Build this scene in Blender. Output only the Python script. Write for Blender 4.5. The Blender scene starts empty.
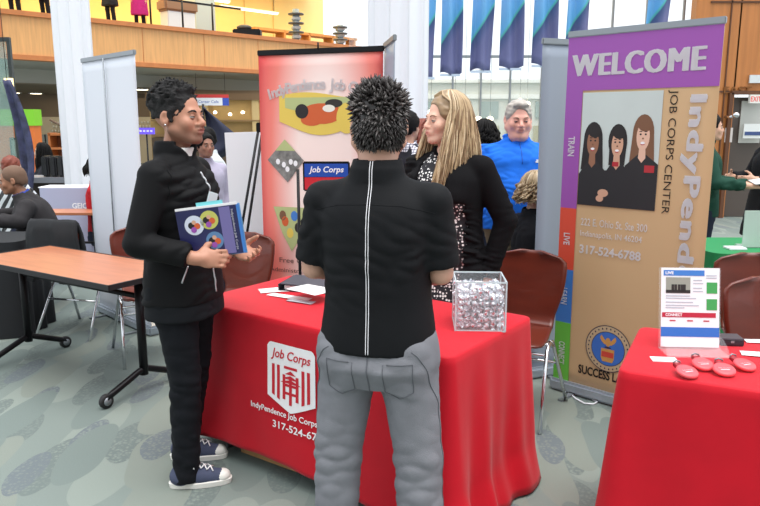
import bpy, bmesh, math, random
import numpy as np
from mathutils import Vector, Matrix, Euler
random.seed(7)
S = bpy.context.scene
C = S.collection
PI = math.pi
# ---------------------------------------------------------------- camera, sky, exposure
PITCH = math.radians(10.5); F = 700.0; CAMZ = 1.6
cam = bpy.data.objects.new('camera', bpy.data.cameras.new('camera'))
C.objects.link(cam); S.camera = cam
cam.location = (0, 0, CAMZ); cam.rotation_euler = (PI/2 - PITCH, 0, 0)
cam.data.sensor_width = 36; cam.data.lens = F/760*36; cam.data.clip_end = 300
w = bpy.data.worlds.new('sky'); S.world = w; w.use_nodes = True
bg = w.node_tree.nodes['Background']
bg.inputs['Color'].default_value = (0.90, 0.95, 1.0, 1); bg.inputs['Strength'].default_value = 1.15
def lamp(name, kind, loc, energy, color=(1, 1, 1), rot=(0, 0, 0), size=1, size_y=None):
    d = bpy.data.lights.new(name, kind); d.energy = energy; d.color = color
    if kind == 'AREA':
        d.size = size
        if size_y: d.shape = 'RECTANGLE'; d.size_y = size_y
    if kind == 'SUN': d.angle = size
    if kind == 'POINT': d.shadow_soft_size = size
    o = bpy.data.objects.new(name, d); C.objects.link(o); o.location = loc; o.rotation_euler = rot
    return o
lamp('skylight_sun', 'SUN', (0, 0, 12), 2.6, (1, .97, .93), (math.radians(10), math.radians(8), 0), math.radians(50))
lamp('balcony_ceiling_lamp', 'AREA', (-6, 25, 6.9), 700, (1, .80, .42), (0, 0, math.radians(45)), 14, 5)
lamp('shop_ceiling_lamp', 'AREA', (-8, 25, 2.6), 110, (1, .86, .65), (0, 0, 0), 10, 8)
S.view_settings.view_transform = 'Standard'; S.view_settings.look = 'None'
S.view_settings.exposure = 0.42; S.view_settings.gamma = 1; S.view_settings.use_curve_mapping = False

# ---------------------------------------------------------------- geometry helpers
def ray(px, py):
    x = (px-380)/F; y = -(py-253)/F; c, s = math.cos(PITCH), math.sin(PITCH)
    return Vector((x, c + y*s, -s + y*c))
def at(px, py, Y):                       # pixel + depth -> world point
    r = ray(px, py); return Vector((0, 0, CAMZ)) + r*(Y/r.y)
def on(px, py, z=0.0):                   # pixel + height -> world point
    r = ray(px, py); return Vector((0, 0, CAMZ)) + r*((z-CAMZ)/r.z)
def lin(c):
    return tuple(((v/255)/12.92 if v/255 <= .04045 else ((v/255+.055)/1.055)**2.4) for v in c)
MATS = {}
def mat(name, rgb, rough=.6, metal=0, noise=0, nscale=20, bump=0, bscale=60, emit=0, alpha=None, trans=0, sheen=0, spec=None, coat=0, stretch=None):
    if name in MATS: return MATS[name]
    m = bpy.data.materials.new(name); m.use_nodes = True; nt = m.node_tree; b = nt.nodes['Principled BSDF']
    col = lin(rgb) + (1,)
    b.inputs['Base Color'].default_value = col; b.inputs['Roughness'].default_value = rough
    b.inputs['Metallic'].default_value = metal; b.inputs['Transmission Weight'].default_value = trans
    if sheen: b.inputs['Sheen Weight'].default_value = sheen
    if spec is not None: b.inputs['Specular IOR Level'].default_value = spec
    if coat: b.inputs['Coat Weight'].default_value = coat
    if emit: b.inputs['Emission Color'].default_value = col; b.inputs['Emission Strength'].default_value = emit
    if alpha is not None: b.inputs['Alpha'].default_value = alpha
    tc = nt.nodes.new('ShaderNodeTexCoord'); src = tc.outputs['Object']
    if stretch:
        mp = nt.nodes.new('ShaderNodeMapping'); mp.inputs['Scale'].default_value = stretch
        nt.links.new(src, mp.inputs['Vector']); src = mp.outputs['Vector']
    if noise:
        n = nt.nodes.new('ShaderNodeTexNoise'); n.inputs['Scale'].default_value = nscale; n.inputs['Detail'].default_value = 5
        r = nt.nodes.new('ShaderNodeValToRGB')
        r.color_ramp.elements[0].position = .3; r.color_ramp.elements[1].position = .7
        r.color_ramp.elements[0].color = tuple(v*(1-noise) for v in col[:3]) + (1,)
        r.color_ramp.elements[1].color = tuple(min(1, v*(1+noise)) for v in col[:3]) + (1,)
        nt.links.new(src, n.inputs['Vector']); nt.links.new(n.outputs['Fac'], r.inputs['Fac'])
        nt.links.new(r.outputs['Color'], b.inputs['Base Color'])
    if bump:
        n = nt.nodes.new('ShaderNodeTexNoise'); n.inputs['Scale'].default_value = bscale; n.inputs['Detail'].default_value = 3
        bp = nt.nodes.new('ShaderNodeBump'); bp.inputs['Strength'].default_value = bump; bp.inputs['Distance'].default_value = .01
        nt.links.new(src, n.inputs['Vector']); nt.links.new(n.outputs['Fac'], bp.inputs['Height'])
        nt.links.new(bp.outputs['Normal'], b.inputs['Normal'])
    MATS[name] = m
    return m

class MB:
    """collects shapes of ONE mesh; material slot per shape"""
    def __init__(s): s.v = []; s.f = []; s.m = []; s.sm = []; s.mats = []; s.cur = None
    def use(s, m):
        if m not in s.mats: s.mats.append(m)
        s.cur = s.mats.index(m); return s
    def add(s, vs, fs, smooth=False):
        o = len(s.v); s.v += [tuple(v) for v in vs]
        for f in fs: s.f.append(tuple(i+o for i in f)); s.m.append(s.cur or 0); s.sm.append(smooth)
        return s
    def box(s, c, d, R=None, bev=0):
        x, y, z = (k/2 for k in d); c = Vector(c)
        if bev <= 0:
            P = [Vector((i*x, j*y, k*z)) for k in (-1, 1) for j in (-1, 1) for i in (-1, 1)]
            if R is not None: P = [R @ p for p in P]
            return s.add([c+p for p in P], [(0, 2, 3, 1), (4, 5, 7, 6), (0, 1, 5, 4), (2, 6, 7, 3), (0, 4, 6, 2), (1, 3, 7, 5)])
        bm = bmesh.new(); bmesh.ops.create_cube(bm, size=1)
        for v in bm.verts: v.co = Vector((v.co.x*d[0], v.co.y*d[1], v.co.z*d[2]))
        bmesh.ops.bevel(bm, geom=bm.edges[:], offset=bev, segments=2, affect='EDGES')
        bm.verts.ensure_lookup_table()
        P = [(R @ v.co if R is not None else v.co.copy()) + c for v in bm.verts]; fs = [[v.index for v in f.verts] for f in bm.faces]
        bm.free(); return s.add(P, fs)
    def tube(s, pts, r, n=8, cap=True, smooth=True):
        pts = [Vector(p) for p in pts]; rs = r if isinstance(r, (list, tuple)) else [r]*len(pts)
        vs = []; fs = []; up = None
        for i, p in enumerate(pts):
            t = (pts[min(i+1, len(pts)-1)] - pts[max(i-1, 0)]).normalized()
            if up is None: up = t.orthogonal().normalized()
            up = (up - t*up.dot(t)).normalized() if (up - t*up.dot(t)).length > 1e-6 else t.orthogonal().normalized()
            q = t.cross(up)
            for k in range(n):
                a = 2*PI*k/n; vs.append(p + (up*math.cos(a) + q*math.sin(a))*rs[i])
        for i in range(len(pts)-1):
            for k in range(n):
                fs.append((i*n+k, i*n+(k+1) % n, (i+1)*n+(k+1) % n, (i+1)*n+k))
        if cap: fs += [tuple(range(n))[::-1], tuple((len(pts)-1)*n+k for k in range(n))]
        return s.add(vs, fs, smooth)
    def lathe(s, prof, c=(0, 0, 0), n=24, R=None):
        c = Vector(c); vs = []; fs = []
        for r, z in prof:
            for k in range(n):
                a = 2*PI*k/n; p = Vector((r*math.cos(a), r*math.sin(a), z)); vs.append(c + (R @ p if R is not None else p))
        for i in range(len(prof)-1):
            for k in range(n): fs.append((i*n+k, i*n+(k+1) % n, (i+1)*n+(k+1) % n, (i+1)*n+k))
        fs += [tuple(range(n))[::-1], tuple((len(prof)-1)*n+k for k in range(n))]
        return s.add(vs, fs, True)
    def ell(s, c, r, R=None, n=14):
        prof = [(max(1e-4, math.sin(PI*i/(n//2+1))), -math.cos(PI*i/(n//2+1))) for i in range(n//2+2)]
        c = Vector(c); vs = []; fs = []; m = len(prof)
        for q, z in prof:
            for k in range(n):
                a = 2*PI*k/n; p = Vector((q*math.cos(a)*r[0], q*math.sin(a)*r[1], z*r[2])); vs.append(c + (R @ p if R is not None else p))
        for i in range(m-1):
            for k in range(n): fs.append((i*n+k, i*n+(k+1) % n, (i+1)*n+(k+1) % n, (i+1)*n+k))
        return s.add(vs, fs, True)
    def prism(s, poly, t, T=None):
        """poly in local xz, thickness t towards -y (front face at -t)"""
        n = len(poly); vs = [Vector((p[0], -t, p[1])) for p in poly] + [Vector((p[0], 0, p[1])) for p in poly]
        if T is not None: vs = [T @ v for v in vs]
        fs = [tuple(range(n)), tuple(range(2*n-1, n-1, -1))] + [(i, i+n, (i+1) % n+n, (i+1) % n) for i in range(n)]
        return s.add(vs, fs)
    def grid(s, fn, nu, nv, smooth=True, closed=False):
        vs = [fn(i/nu, j/nv) for j in range(nv+1) for i in range(nu if closed else nu+1)]
        W = nu if closed else nu+1
        fs = [(j*W+i, j*W+(i+1) % W if closed else j*W+i+1, (j+1)*W+((i+1) % W if closed else i+1), (j+1)*W+i) for j in range(nv) for i in range(nu)]
        return s.add(vs, fs, smooth)
    def mesh(s, name):
        me = bpy.data.meshes.new(name); me.from_pydata(s.v, [], s.f)
        for m in s.mats: me.materials.append(m)
        me.polygons.foreach_set('material_index', s.m); me.polygons.foreach_set('use_smooth', s.sm)
        me.update(); return me
    def build(s, name, m=None, parent=None, loc=None, rot=None):
        if m is not None: s.mats = [m]; s.m = [0]*len(s.f)
        o = bpy.data.objects.new(name, s.mesh(name)); C.objects.link(o)
        if parent is not None: o.parent = parent
        if loc is not None: o.location = loc
        if rot is not None: o.rotation_euler = rot
        return o
def tag(o, label, cat, group=None, kind=None):
    o['label'] = label; o['category'] = cat
    if group: o['group'] = group
    if kind: o['kind'] = kind
    return o
def struct(o): o['kind'] = 'structure'; return o
def thing(name, label, cat, loc=(0, 0, 0), rz=0, group=None):
    o = bpy.data.objects.new(name, None); C.objects.link(o); o.location = loc; o.rotation_euler = (0, 0, rz)
    o.empty_display_size = .1
    return tag(o, label, cat, group)
def copy_tree(o, parent=None):
    c = o.copy(); C.objects.link(c); c.parent = parent
    for ch in list(o.children): copy_tree(ch, c)
    return c
def solidify(o, t):
    md = o.modifiers.new('thick', 'SOLIDIFY'); md.thickness = t; md.offset = 0; return o

TXT = {}
def text_verts(s, size=1, bold=0, xs=1, shear=0, space=1, align='CENTER', thick=.001, slab=0):
    cu = bpy.data.curves.new('t', 'FONT'); cu.body = s; cu.size = size; cu.align_x = align; cu.align_y = 'CENTER'
    cu.offset = bold; cu.shear = shear; cu.space_character = space; cu.resolution_u = 3; cu.extrude = thick/2
    o = bpy.data.objects.new('t', cu); C.objects.link(o)
    dg = bpy.context.evaluated_depsgraph_get(); me = bpy.data.meshes.new_from_object(o.evaluated_get(dg))
    vs = [Vector((v.co.x*xs, -v.co.z, v.co.y)) for v in me.vertices]; fs = [tuple(p.vertices) for p in me.polygons]
    bpy.data.objects.remove(o); bpy.data.meshes.remove(me)
    return vs, fs
def fit_text(s, width, height, bold=0, shear=0, align='CENTER', thick=.001, space=1):
    """text mesh scaled so its ink box is exactly width x height (centred at the origin)"""
    vs, fs = text_verts(s, 1, bold, 1, shear, space, thick=thick)
    x0 = min(v.x for v in vs); x1 = max(v.x for v in vs); z0 = min(v.z for v in vs); z1 = max(v.z for v in vs)
    kx = width/(x1-x0); kz = height/(z1-z0)
    return [Vector(((v.x-(x0+x1)/2)*kx, v.y, (v.z-(z0+z1)/2)*kz)) for v in vs], fs
def put_text(mb, s, c, width, height, turn=0, y=0, **k):
    """write on a local xz plane; turn = rotation in that plane"""
    vs, fs = fit_text(s, width, height, **k); ca, sa = math.cos(turn), math.sin(turn)
    mb.add([Vector((c[0]+v.x*ca-v.z*sa, y+v.y, c[1]+v.x*sa+v.z*ca)) for v in vs], fs)
def circ(cx, cz, rx, rz=None, n=24, a0=0, a1=2*PI):
    rz = rz or rx; return [(cx+rx*math.cos(a0+(a1-a0)*i/n), cz+rz*math.sin(a0+(a1-a0)*i/n)) for i in range(n)]

# ---------------------------------------------------------------- implicit-surface modeller (for people, hair and clothes)
def hnoise(P, f, seed=0):
    rng = np.random.RandomState(seed); out = 0
    for i in range(7):
        d = rng.randn(3); d /= np.linalg.norm(d); k = f*(.6+.9*rng.rand()); ph = rng.rand()*6.28
        out = out + np.sin((P[0]*d[0]+P[1]*d[1]+P[2]*d[2])*k*6.28+ph)
    return out/3.5
class Vol:
    def __init__(s, res=.008): s.res = res; s.p = []; s.M = Matrix.Identity(4); s.post = None
    def _add(s, kind, lo, hi, fn, k, op):
        # local bbox -> grid-space bbox
        cs = [s.M @ Vector((x, y, z)) for x in (lo[0], hi[0]) for y in (lo[1], hi[1]) for z in (lo[2], hi[2])]
        a = np.array([tuple(c) for c in cs]); s.p.append((a.min(0), a.max(0), fn, k, op, np.array(s.M.inverted())))
        return s
    def ell(s, c, r, k=.02, op='u', R=None):
        c = np.array(tuple(c), float); r = np.array(tuple(r) if hasattr(r, '__len__') else (r, r, r), float)
        Ri = np.array(R.to_3x3().transposed()) if R is not None else None
        mr = r.max() if R is not None else r
        def fn(x, y, z):
            q = [x-c[0], y-c[1], z-c[2]]
            if Ri is not None: q = [Ri[i, 0]*q[0]+Ri[i, 1]*q[1]+Ri[i, 2]*q[2] for i in range(3)]
            k0 = np.sqrt((q[0]/r[0])**2+(q[1]/r[1])**2+(q[2]/r[2])**2)
            k1 = np.sqrt((q[0]/r[0]**2)**2+(q[1]/r[1]**2)**2+(q[2]/r[2]**2)**2)+1e-6
            return k0*(k0-1)/k1
        return s._add('e', c-mr, c+mr, fn, k, op)
    def cap(s, a, b, ra, rb=None, k=.02, op='u'):
        a = np.array(tuple(a), float); b = np.array(tuple(b), float); rb = ra if rb is None else rb; d = b-a; L = max(d@d, 1e-9); R = max(ra, rb)
        def fn(x, y, z):
            t = np.clip(((x-a[0])*d[0]+(y-a[1])*d[1]+(z-a[2])*d[2])/L, 0, 1)
            return np.sqrt((x-a[0]-t*d[0])**2+(y-a[1]-t*d[1])**2+(z-a[2]-t*d[2])**2)-(ra+(rb-ra)*t)
        return s._add('c', np.minimum(a, b)-R, np.maximum(a, b)+R, fn, k, op)
    def chain(s, pts, rs, k=.01, op='u'):
        for i in range(len(pts)-1): s.cap(pts[i], pts[i+1], rs[i], rs[i+1], k if i == 0 else .01, op)
        return s
    def loft(s, rings, k=.02, op='u', p=2.3):
        """rings: (z, cx, cy, rx, ry) sorted by z"""
        A = np.array(sorted(rings), float); z0, z1 = A[0, 0], A[-1, 0]
        zs = np.linspace(z0, z1, 80)
        def sm(col):
            v = np.interp(zs, A[:, 0], A[:, col]); q = np.convolve(np.pad(v, 4, mode='edge'), np.ones(9)/9, 'valid'); return q
        T = [sm(i) for i in (1, 2, 3, 4)]
        def fn(x, y, z):
            cx, cy, rx, ry = (np.interp(z, zs, t) for t in T)
            q = (np.abs((x-cx)/rx)**p+np.abs((y-cy)/ry)**p)**(1/p)
            d = (q-1)*np.minimum(rx, ry)
            return np.maximum(d, np.maximum(z-z1, z0-z))
        mx = A[:, 3].max()+abs(A[:, 1]).max(); my = A[:, 4].max()+abs(A[:, 2]).max()
        return s._add('l', (-mx, -my, z0), (mx, my, z1), fn, k, op)
    def box(s, c, h, k=.01, op='u', R=None):
        c = np.array(tuple(c), float); h = np.array(tuple(h), float); mr = np.linalg.norm(h) if R is not None else h
        Ri = np.array(R.to_3x3().transposed()) if R is not None else None
        def fn(x, y, z):
            q = [x-c[0], y-c[1], z-c[2]]
            if Ri is not None: q = [Ri[i, 0]*q[0]+Ri[i, 1]*q[1]+Ri[i, 2]*q[2] for i in range(3)]
            q = [np.abs(q[i])-h[i] for i in range(3)]
            return np.sqrt(sum(np.maximum(v, 0)**2 for v in q))+np.minimum(np.maximum(np.maximum(q[0], q[1]), q[2]), 0)
        return s._add('b', c-mr, c+mr, fn, k, op)
    def mesh(s, name, mats, colfn=None, smooth_it=1):
        res = s.res; U = [q for q in s.p if q[4] == 'u']
        lo = np.min([q[0] for q in U], 0)-3*res-.02; hi = np.max([q[1] for q in U], 0)+3*res+.02
        n = np.ceil((hi-lo)/res).astype(int)+1
        ax = [lo[i]+res*np.arange(n[i]) for i in range(3)]
        D = np.full(tuple(n), .08, np.float32)
        for a, b, fn, k, op, Mi in s.p:
            mg = k+2*res+.004
            i0 = np.clip(np.floor((a-mg-lo)/res).astype(int), 0, n-1); i1 = np.clip(np.ceil((b+mg-lo)/res).astype(int)+1, 1, n)
            if np.any(i1 <= i0): continue
            sl = tuple(slice(i0[i], i1[i]) for i in range(3))
            X, Y, Z = np.meshgrid(*(ax[i][sl[i]] for i in range(3)), indexing='ij')
            x = Mi[0, 0]*X+Mi[0, 1]*Y+Mi[0, 2]*Z+Mi[0, 3]; y = Mi[1, 0]*X+Mi[1, 1]*Y+Mi[1, 2]*Z+Mi[1, 3]; z = Mi[2, 0]*X+Mi[2, 1]*Y+Mi[2, 2]*Z+Mi[2, 3]
            d = fn(x, y, z); E = D[sl]
            if op == 'u':
                h = np.maximum(k-np.abs(E-d), 0)/max(k, 1e-6); D[sl] = np.minimum(E, d)-h*h*k*.25
            elif op == 's':
                e = -d; h = np.maximum(k-np.abs(E-e), 0)/max(k, 1e-6); D[sl] = np.maximum(E, e)+h*h*k*.25
            elif op == 'i':
                D[sl] = np.maximum(E, d)
        if s.post is not None:
            X, Y, Z = np.meshgrid(*ax, indexing='ij')
            D = s.post(D, X, Y, Z)
        # naive surface nets
        inside = D < 0
        nx, ny, nz = D.shape
        acc = np.zeros((nx-1, ny-1, nz-1, 3), np.float32); cnt = np.zeros((nx-1, ny-1, nz-1), np.float32)
        offs = [(i, j, k) for i in (0, 1) for j in (0, 1) for k in (0, 1)]
        def sub(A, o): return A[o[0]:nx-1+o[0], o[1]:ny-1+o[1], o[2]:nz-1+o[2]]
        for axis in range(3):
            for o in offs:
                if o[axis]: continue
                o2 = list(o); o2[axis] = 1
                da = sub(D, o); db = sub(D, o2); ch = sub(inside, o) != sub(inside, o2)
                idx = np.nonzero(ch); t = da[idx]/(da[idx]-db[idx])
                p = np.zeros((len(t), 3), np.float32)+np.array(o, np.float32); p[:, axis] += t
                acc[idx] += p; cnt[idx] += 1
        act = np.nonzero(cnt > 0); vid = np.full(cnt.shape, -1, np.int64); vid[act] = np.arange(len(act[0]))
        V = np.stack(act, 1)+acc[act]/cnt[act][:, None]; V = V*res+lo
        Fs = []
        for axis in range(3):
            u, v = (axis+1) % 3, (axis+2) % 3
            sl1 = [slice(1, m-1) for m in D.shape]; sl1[axis] = slice(0, D.shape[axis]-1)
            sl2 = list(sl1); sl2[axis] = slice(1, D.shape[axis])
            A = inside[tuple(sl1)]; B = inside[tuple(sl2)]
            I = np.stack(np.nonzero(A != B), 1); flip = A[tuple(I.T)]
            base = I.copy(); base[:, u] += 1; base[:, v] += 1   # grid index of edge start
            q = []
            for du, dv in ((0, 0), (1, 0), (1, 1), (0, 1)):
                c = base.copy(); c[:, u] -= du; c[:, v] -= dv; q.append(vid[c[:, 0], c[:, 1], c[:, 2]])
            Q = np.stack(q, 1); Q[~flip] = Q[~flip][:, ::-1]; Fs.append(Q)
        Fq = np.concatenate(Fs)
        for _ in range(smooth_it):
            sm = np.zeros_like(V); c = np.zeros(len(V))
            for a in range(4):
                i, j = Fq[:, a], Fq[:, (a+1) % 4]
                np.add.at(sm, i, V[j]); np.add.at(c, i, 1); np.add.at(sm, j, V[i]); np.add.at(c, j, 1)
            V = V*.5+.5*sm/c[:, None]
        me = bpy.data.meshes.new(name)
        me.vertices.add(len(V)); me.vertices.foreach_set('co', V.astype(np.float32).ravel())
        me.loops.add(len(Fq)*4); me.loops.foreach_set('vertex_index', Fq.astype(np.int32).ravel())
        me.polygons.add(len(Fq)); me.polygons.foreach_set('loop_start', np.arange(len(Fq), dtype=np.int32)*4)
        me.polygons.foreach_set('use_smooth', np.ones(len(Fq), bool))
        me.update(calc_edges=True); me.validate()
        for m in (mats if isinstance(mats, (list, tuple)) else [mats]): me.materials.append(m)
        if colfn is not None:
            at_ = me.color_attributes.new('Col', 'FLOAT_COLOR', 'POINT'); col = np.ones((len(V), 4), np.float32); col[:, :3] = colfn(V)
            at_.data.foreach_set('color', col.ravel())
        return me
    def build(s, name, mats, parent=None, colfn=None, smooth_it=1):
        o = bpy.data.objects.new(name, s.mesh(name, mats, colfn, smooth_it)); C.objects.link(o)
        if parent is not None: o.parent = parent
        return o
# ================================================================ THE SETTING
def floor_mat():
    m = bpy.data.materials.new('leaf_carpet'); m.use_nodes = True; nt = m.node_tree; N = nt.nodes; L = nt.links; b = N['Principled BSDF']
    tc = N.new('ShaderNodeTexCoord'); b.inputs['Roughness'].default_value = .75
    warp = N.new('ShaderNodeTexNoise'); warp.inputs['Scale'].default_value = 1.1; warp.inputs['Detail'].default_value = 1
    L.new(tc.outputs['Object'], warp.inputs['Vector'])
    ad = N.new('ShaderNodeMix'); ad.data_type = 'VECTOR'; ad.inputs['Factor'].default_value = .22
    L.new(tc.outputs['Object'], ad.inputs['A']); L.new(warp.outputs['Color'], ad.inputs['B'])
    fine = N.new('ShaderNodeTexNoise'); fine.inputs['Scale'].default_value = 260; fine.inputs['Detail'].default_value = 2
    L.new(tc.outputs['Object'], fine.inputs['Vector'])
    prev = N.new('ShaderNodeRGB'); prev.outputs[0].default_value = lin((116, 127, 122))+(1,); prev = prev.outputs[0]
    for ang, sc, col, th, dots in ((.5, (3.6, 1.3, 1), (128, 138, 131), .36, 0), (-.6, (4.4, 1.5, 1), (100, 111, 108), .33, 1), (1.5, (3.4, 1.2, 1), (122, 130, 122), .32, 0), (.1, (4.6, 1.7, 1), (98, 107, 111), .26, 1), (2.3, (4, 1.3, 1), (108, 120, 116), .34, 0)):
        mp = N.new('ShaderNodeMapping'); mp.inputs['Rotation'].default_value = (0, 0, ang); mp.inputs['Scale'].default_value = sc; mp.inputs['Location'].default_value = (ang*3, ang*7, 0)
        L.new(ad.outputs['Result'], mp.inputs['Vector'])
        v = N.new('ShaderNodeTexVoronoi'); v.inputs['Scale'].default_value = .95; v.voronoi_dimensions = '2D'
        L.new(mp.outputs['Vector'], v.inputs['Vector'])
        lt = N.new('ShaderNodeMath'); lt.operation = 'LESS_THAN'; lt.inputs[1].default_value = th*.95; L.new(v.outputs['Distance'], lt.inputs[0])
        fac = lt.outputs[0]
        if dots:
            ck = N.new('ShaderNodeTexVoronoi'); ck.inputs['Scale'].default_value = 55; L.new(tc.outputs['Object'], ck.inputs['Vector'])
            l2 = N.new('ShaderNodeMath'); l2.operation = 'MULTIPLY'; L.new(ck.outputs['Distance'], l2.inputs[0]); l2.inputs[1].default_value = 1.7
            l2.use_clamp = True
            mu = N.new('ShaderNodeMath'); mu.operation = 'MULTIPLY'; L.new(fac, mu.inputs[0]); L.new(l2.outputs[0], mu.inputs[1]); fac = mu.outputs[0]
        mx = N.new('ShaderNodeMix'); mx.data_type = 'RGBA'; L.new(fac, mx.inputs['Factor']); L.new(prev, mx.inputs['A']); mx.inputs['B'].default_value = lin(col)+(1,)
        prev = mx.outputs['Result']
    mx = N.new('ShaderNodeMix'); mx.data_type = 'RGBA'; mx.blend_type = 'OVERLAY'; mx.inputs['Factor'].default_value = .25
    L.new(prev, mx.inputs['A']); L.new(fine.outputs['Fac'], mx.inputs['B']); L.new(mx.outputs['Result'], b.inputs['Base Color'])
    bp = N.new('ShaderNodeBump'); bp.inputs['Strength'].default_value = .3; bp.inputs['Distance'].default_value = .004
    L.new(fine.outputs['Fac'], bp.inputs['Height']); L.new(bp.outputs['Normal'], b.inputs['Normal'])
    return m
b = MB(); b.box((0, 16, -.05), (44, 68, .1)); struct(b.build('floor', floor_mat()))

WOODL = mat('light_maple', (222, 164, 104), .45, noise=.10, nscale=3, stretch=(6, 6, .4)); WOODB = mat('maple_edge', (196, 120, 66), .45, noise=.1, nscale=5)
WHITE = mat('white_paint', (236, 238, 244), .5); SOFF = mat('soffit_grey', (176, 174, 168), .7); BROWNC = mat('lower_ceiling', (128, 116, 100), .7)
CREAMW = mat('upper_wall', (250, 222, 150), .7, noise=.05, nscale=.6); LAMPW = mat('lamp_glow', (255, 240, 205), emit=6); LAMPY = mat('strip_glow', (255, 236, 190), emit=3)
BLACKM = mat('black_metal', (24, 24, 27), .4, .6); GREYM = mat('brushed_grey', (140, 146, 152), .4, .5); CHROME = mat('chrome', (220, 222, 226), .12, 1)
U = Vector((.7071, .7071, 0)); NB = Vector((-.7071, .7071, 0)); RB = Matrix.Rotation(PI/4, 3, 'Z')
P0 = Vector((-9.62, 18.0, 0)); BL = 13.4
def bal(a, d, z): return P0 + U*a + NB*d + Vector((0, 0, z))
# balcony: fascia panel with frame, slab, soffit
b = MB(); b.use(WOODL).box(bal(BL/2, .15, 3.80), (BL-.5, .26, .96), RB)
b.use(WOODB).box(bal(BL/2, .12, 4.34), (BL, .4, .12), RB).box(bal(BL/2, .14, 3.26), (BL, .34, .12), RB).box(bal(.12, .14, 3.8), (.26, .34, 1.0), RB)
for k in range(1, 7): b.use(WOODB).box(bal(k*2.0, .016, 3.80), (.015, .01, .96), RB)
struct(b.build('trim_1'))
b = MB(); b.box(bal(BL/2-1, 4.3, 4.27), (BL+4, 8, .12), RB); struct(b.build('floor_upper', mat('upper_floor', (170, 150, 120), .6)))
b = MB(); b.use(SOFF).box(bal(BL/2, 1.8, 3.23), (BL, 3.2, .05), RB).box(bal(BL/2, 3.42, 3.02), (BL+6, .06, .44), RB)
b.use(BROWNC).box(bal(BL/2, 9.5, 2.78), (BL+14, 12.2, .04), RB); struct(b.build('ceiling_lower'))
b = MB(); b.use(CREAMW).box(bal(BL/2, 6.6, 6.0), (BL+6, .1, 3.6), RB)
for k in range(0, 10): b.use(mat('wall_joint', (214, 186, 120), .6)).box(bal(k*1.5, 6.53, 6.0), (.03, .02, 3.5), RB)
struct(b.build('wall_upper'))
b = MB(); b.box(bal(BL/2, 3.5, 7.6), (BL+4, 6.4, .1), RB); struct(b.build('ceiling_upper', CREAMW))
def lamp_thing(name, label, cat, group, fn):
    t = fn; tag(t, label, cat, group); return t
for k, (a, d, tilt) in enumerate(((4.6, 3, 0), (8.2, 2.2, 0), (11.2, 3.2, 0))):
    t = thing('strip_light', ['white strip light above the magenta-coated visitor upstairs', 'white strip light above the podium on the upper floor', 'white strip light above the upper-floor display towers'][k], 'ceiling light', bal(a, d+1.8, 6.1), PI/4, 'strip lights upstairs')
    m = MB(); m.box((0, 0, 0), (2.8, .14, .06)); m.build('housing', WHITE, t)
    m = MB(); m.box((0, 0, -.05), (2.7, .1, .03)); m.build('light_tube', LAMPY, t)
    for s in (-1, 1):
        m = MB(); m.tube([(s*1.2, 0, .03), (s*1.2, 0, 1.44)], .012, 6); m.build('suspension_rod', BLACKM, t)
# walls of the shop behind the left side
b = MB(); CR = mat('shop_cream', (214, 200, 172), .7, noise=.06, nscale=2)
b.use(CR).box((-10.5, 29, .9), (22, .2, 1.9)); b.use(mat('shop_brown', (126, 108, 88), .7)).box((-10.5, 29, 2.3), (22, .18, 1.0)); struct(b.build('wall_back'))
b = MB()
for i in range(70):
    for j in range(3):
        b.ell((-13.3+i*.13+(j % 2)*.06, 28.85, 1.30+j*.17), (.05, .02, .05), n=6)
tag(b.build('sequin_wall_panel', mat('pearl', (240, 235, 222), .25)), 'cream wall panel with rows of pale discs at the back of the shop', 'wall panel')
# ceiling downlights in the lower hall
dl = [(36, 112), (72, 93), (143, 101), (164, 95), (200, 87), (245, 92), (222, 99), (18, 95), (233, 110), (253, 86)]
proto = None
for i, (px, py) in enumerate([(36, 93), (14, 92.4), (72, 86), (142, 89), (167, 91), (200, 86), (226, 88), (246, 84), (222, 91.5)]):
    p = on(px, py, 2.755)
    if (p-P0).dot(NB) < 3.6: p = on(px, py, 3.2)
    if proto is None:
        t = thing('downlight', '', 'ceiling light', p, 0, 'recessed downlights in the lower ceiling')
        m = MB(); m.lathe([(.26, 0), (.27, -.02), (.22, -.025)]); m.build('trim_ring', WHITE, t)
        m = MB(); m.lathe([(.21, -.012), (.2, -.03)]); m.build('lens', LAMPW, t); proto = t
    else: t = copy_tree(proto); t.location = p
    t['label'] = ['recessed downlight over the black food bins', 'recessed downlight over the orange kiosk', 'recessed downlight just left of the white column, nearest the balcony edge', 'recessed downlight just right of the tall white banner', 'recessed downlight over the dark curly hair of the standing man', 'recessed downlight above the left end of the red, white and blue hanging sign', 'recessed downlight above the blue end of the hanging sign', 'recessed downlight nearest the red banner top', 'small recessed downlight just above the hanging sign, farther back'][i]

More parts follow.
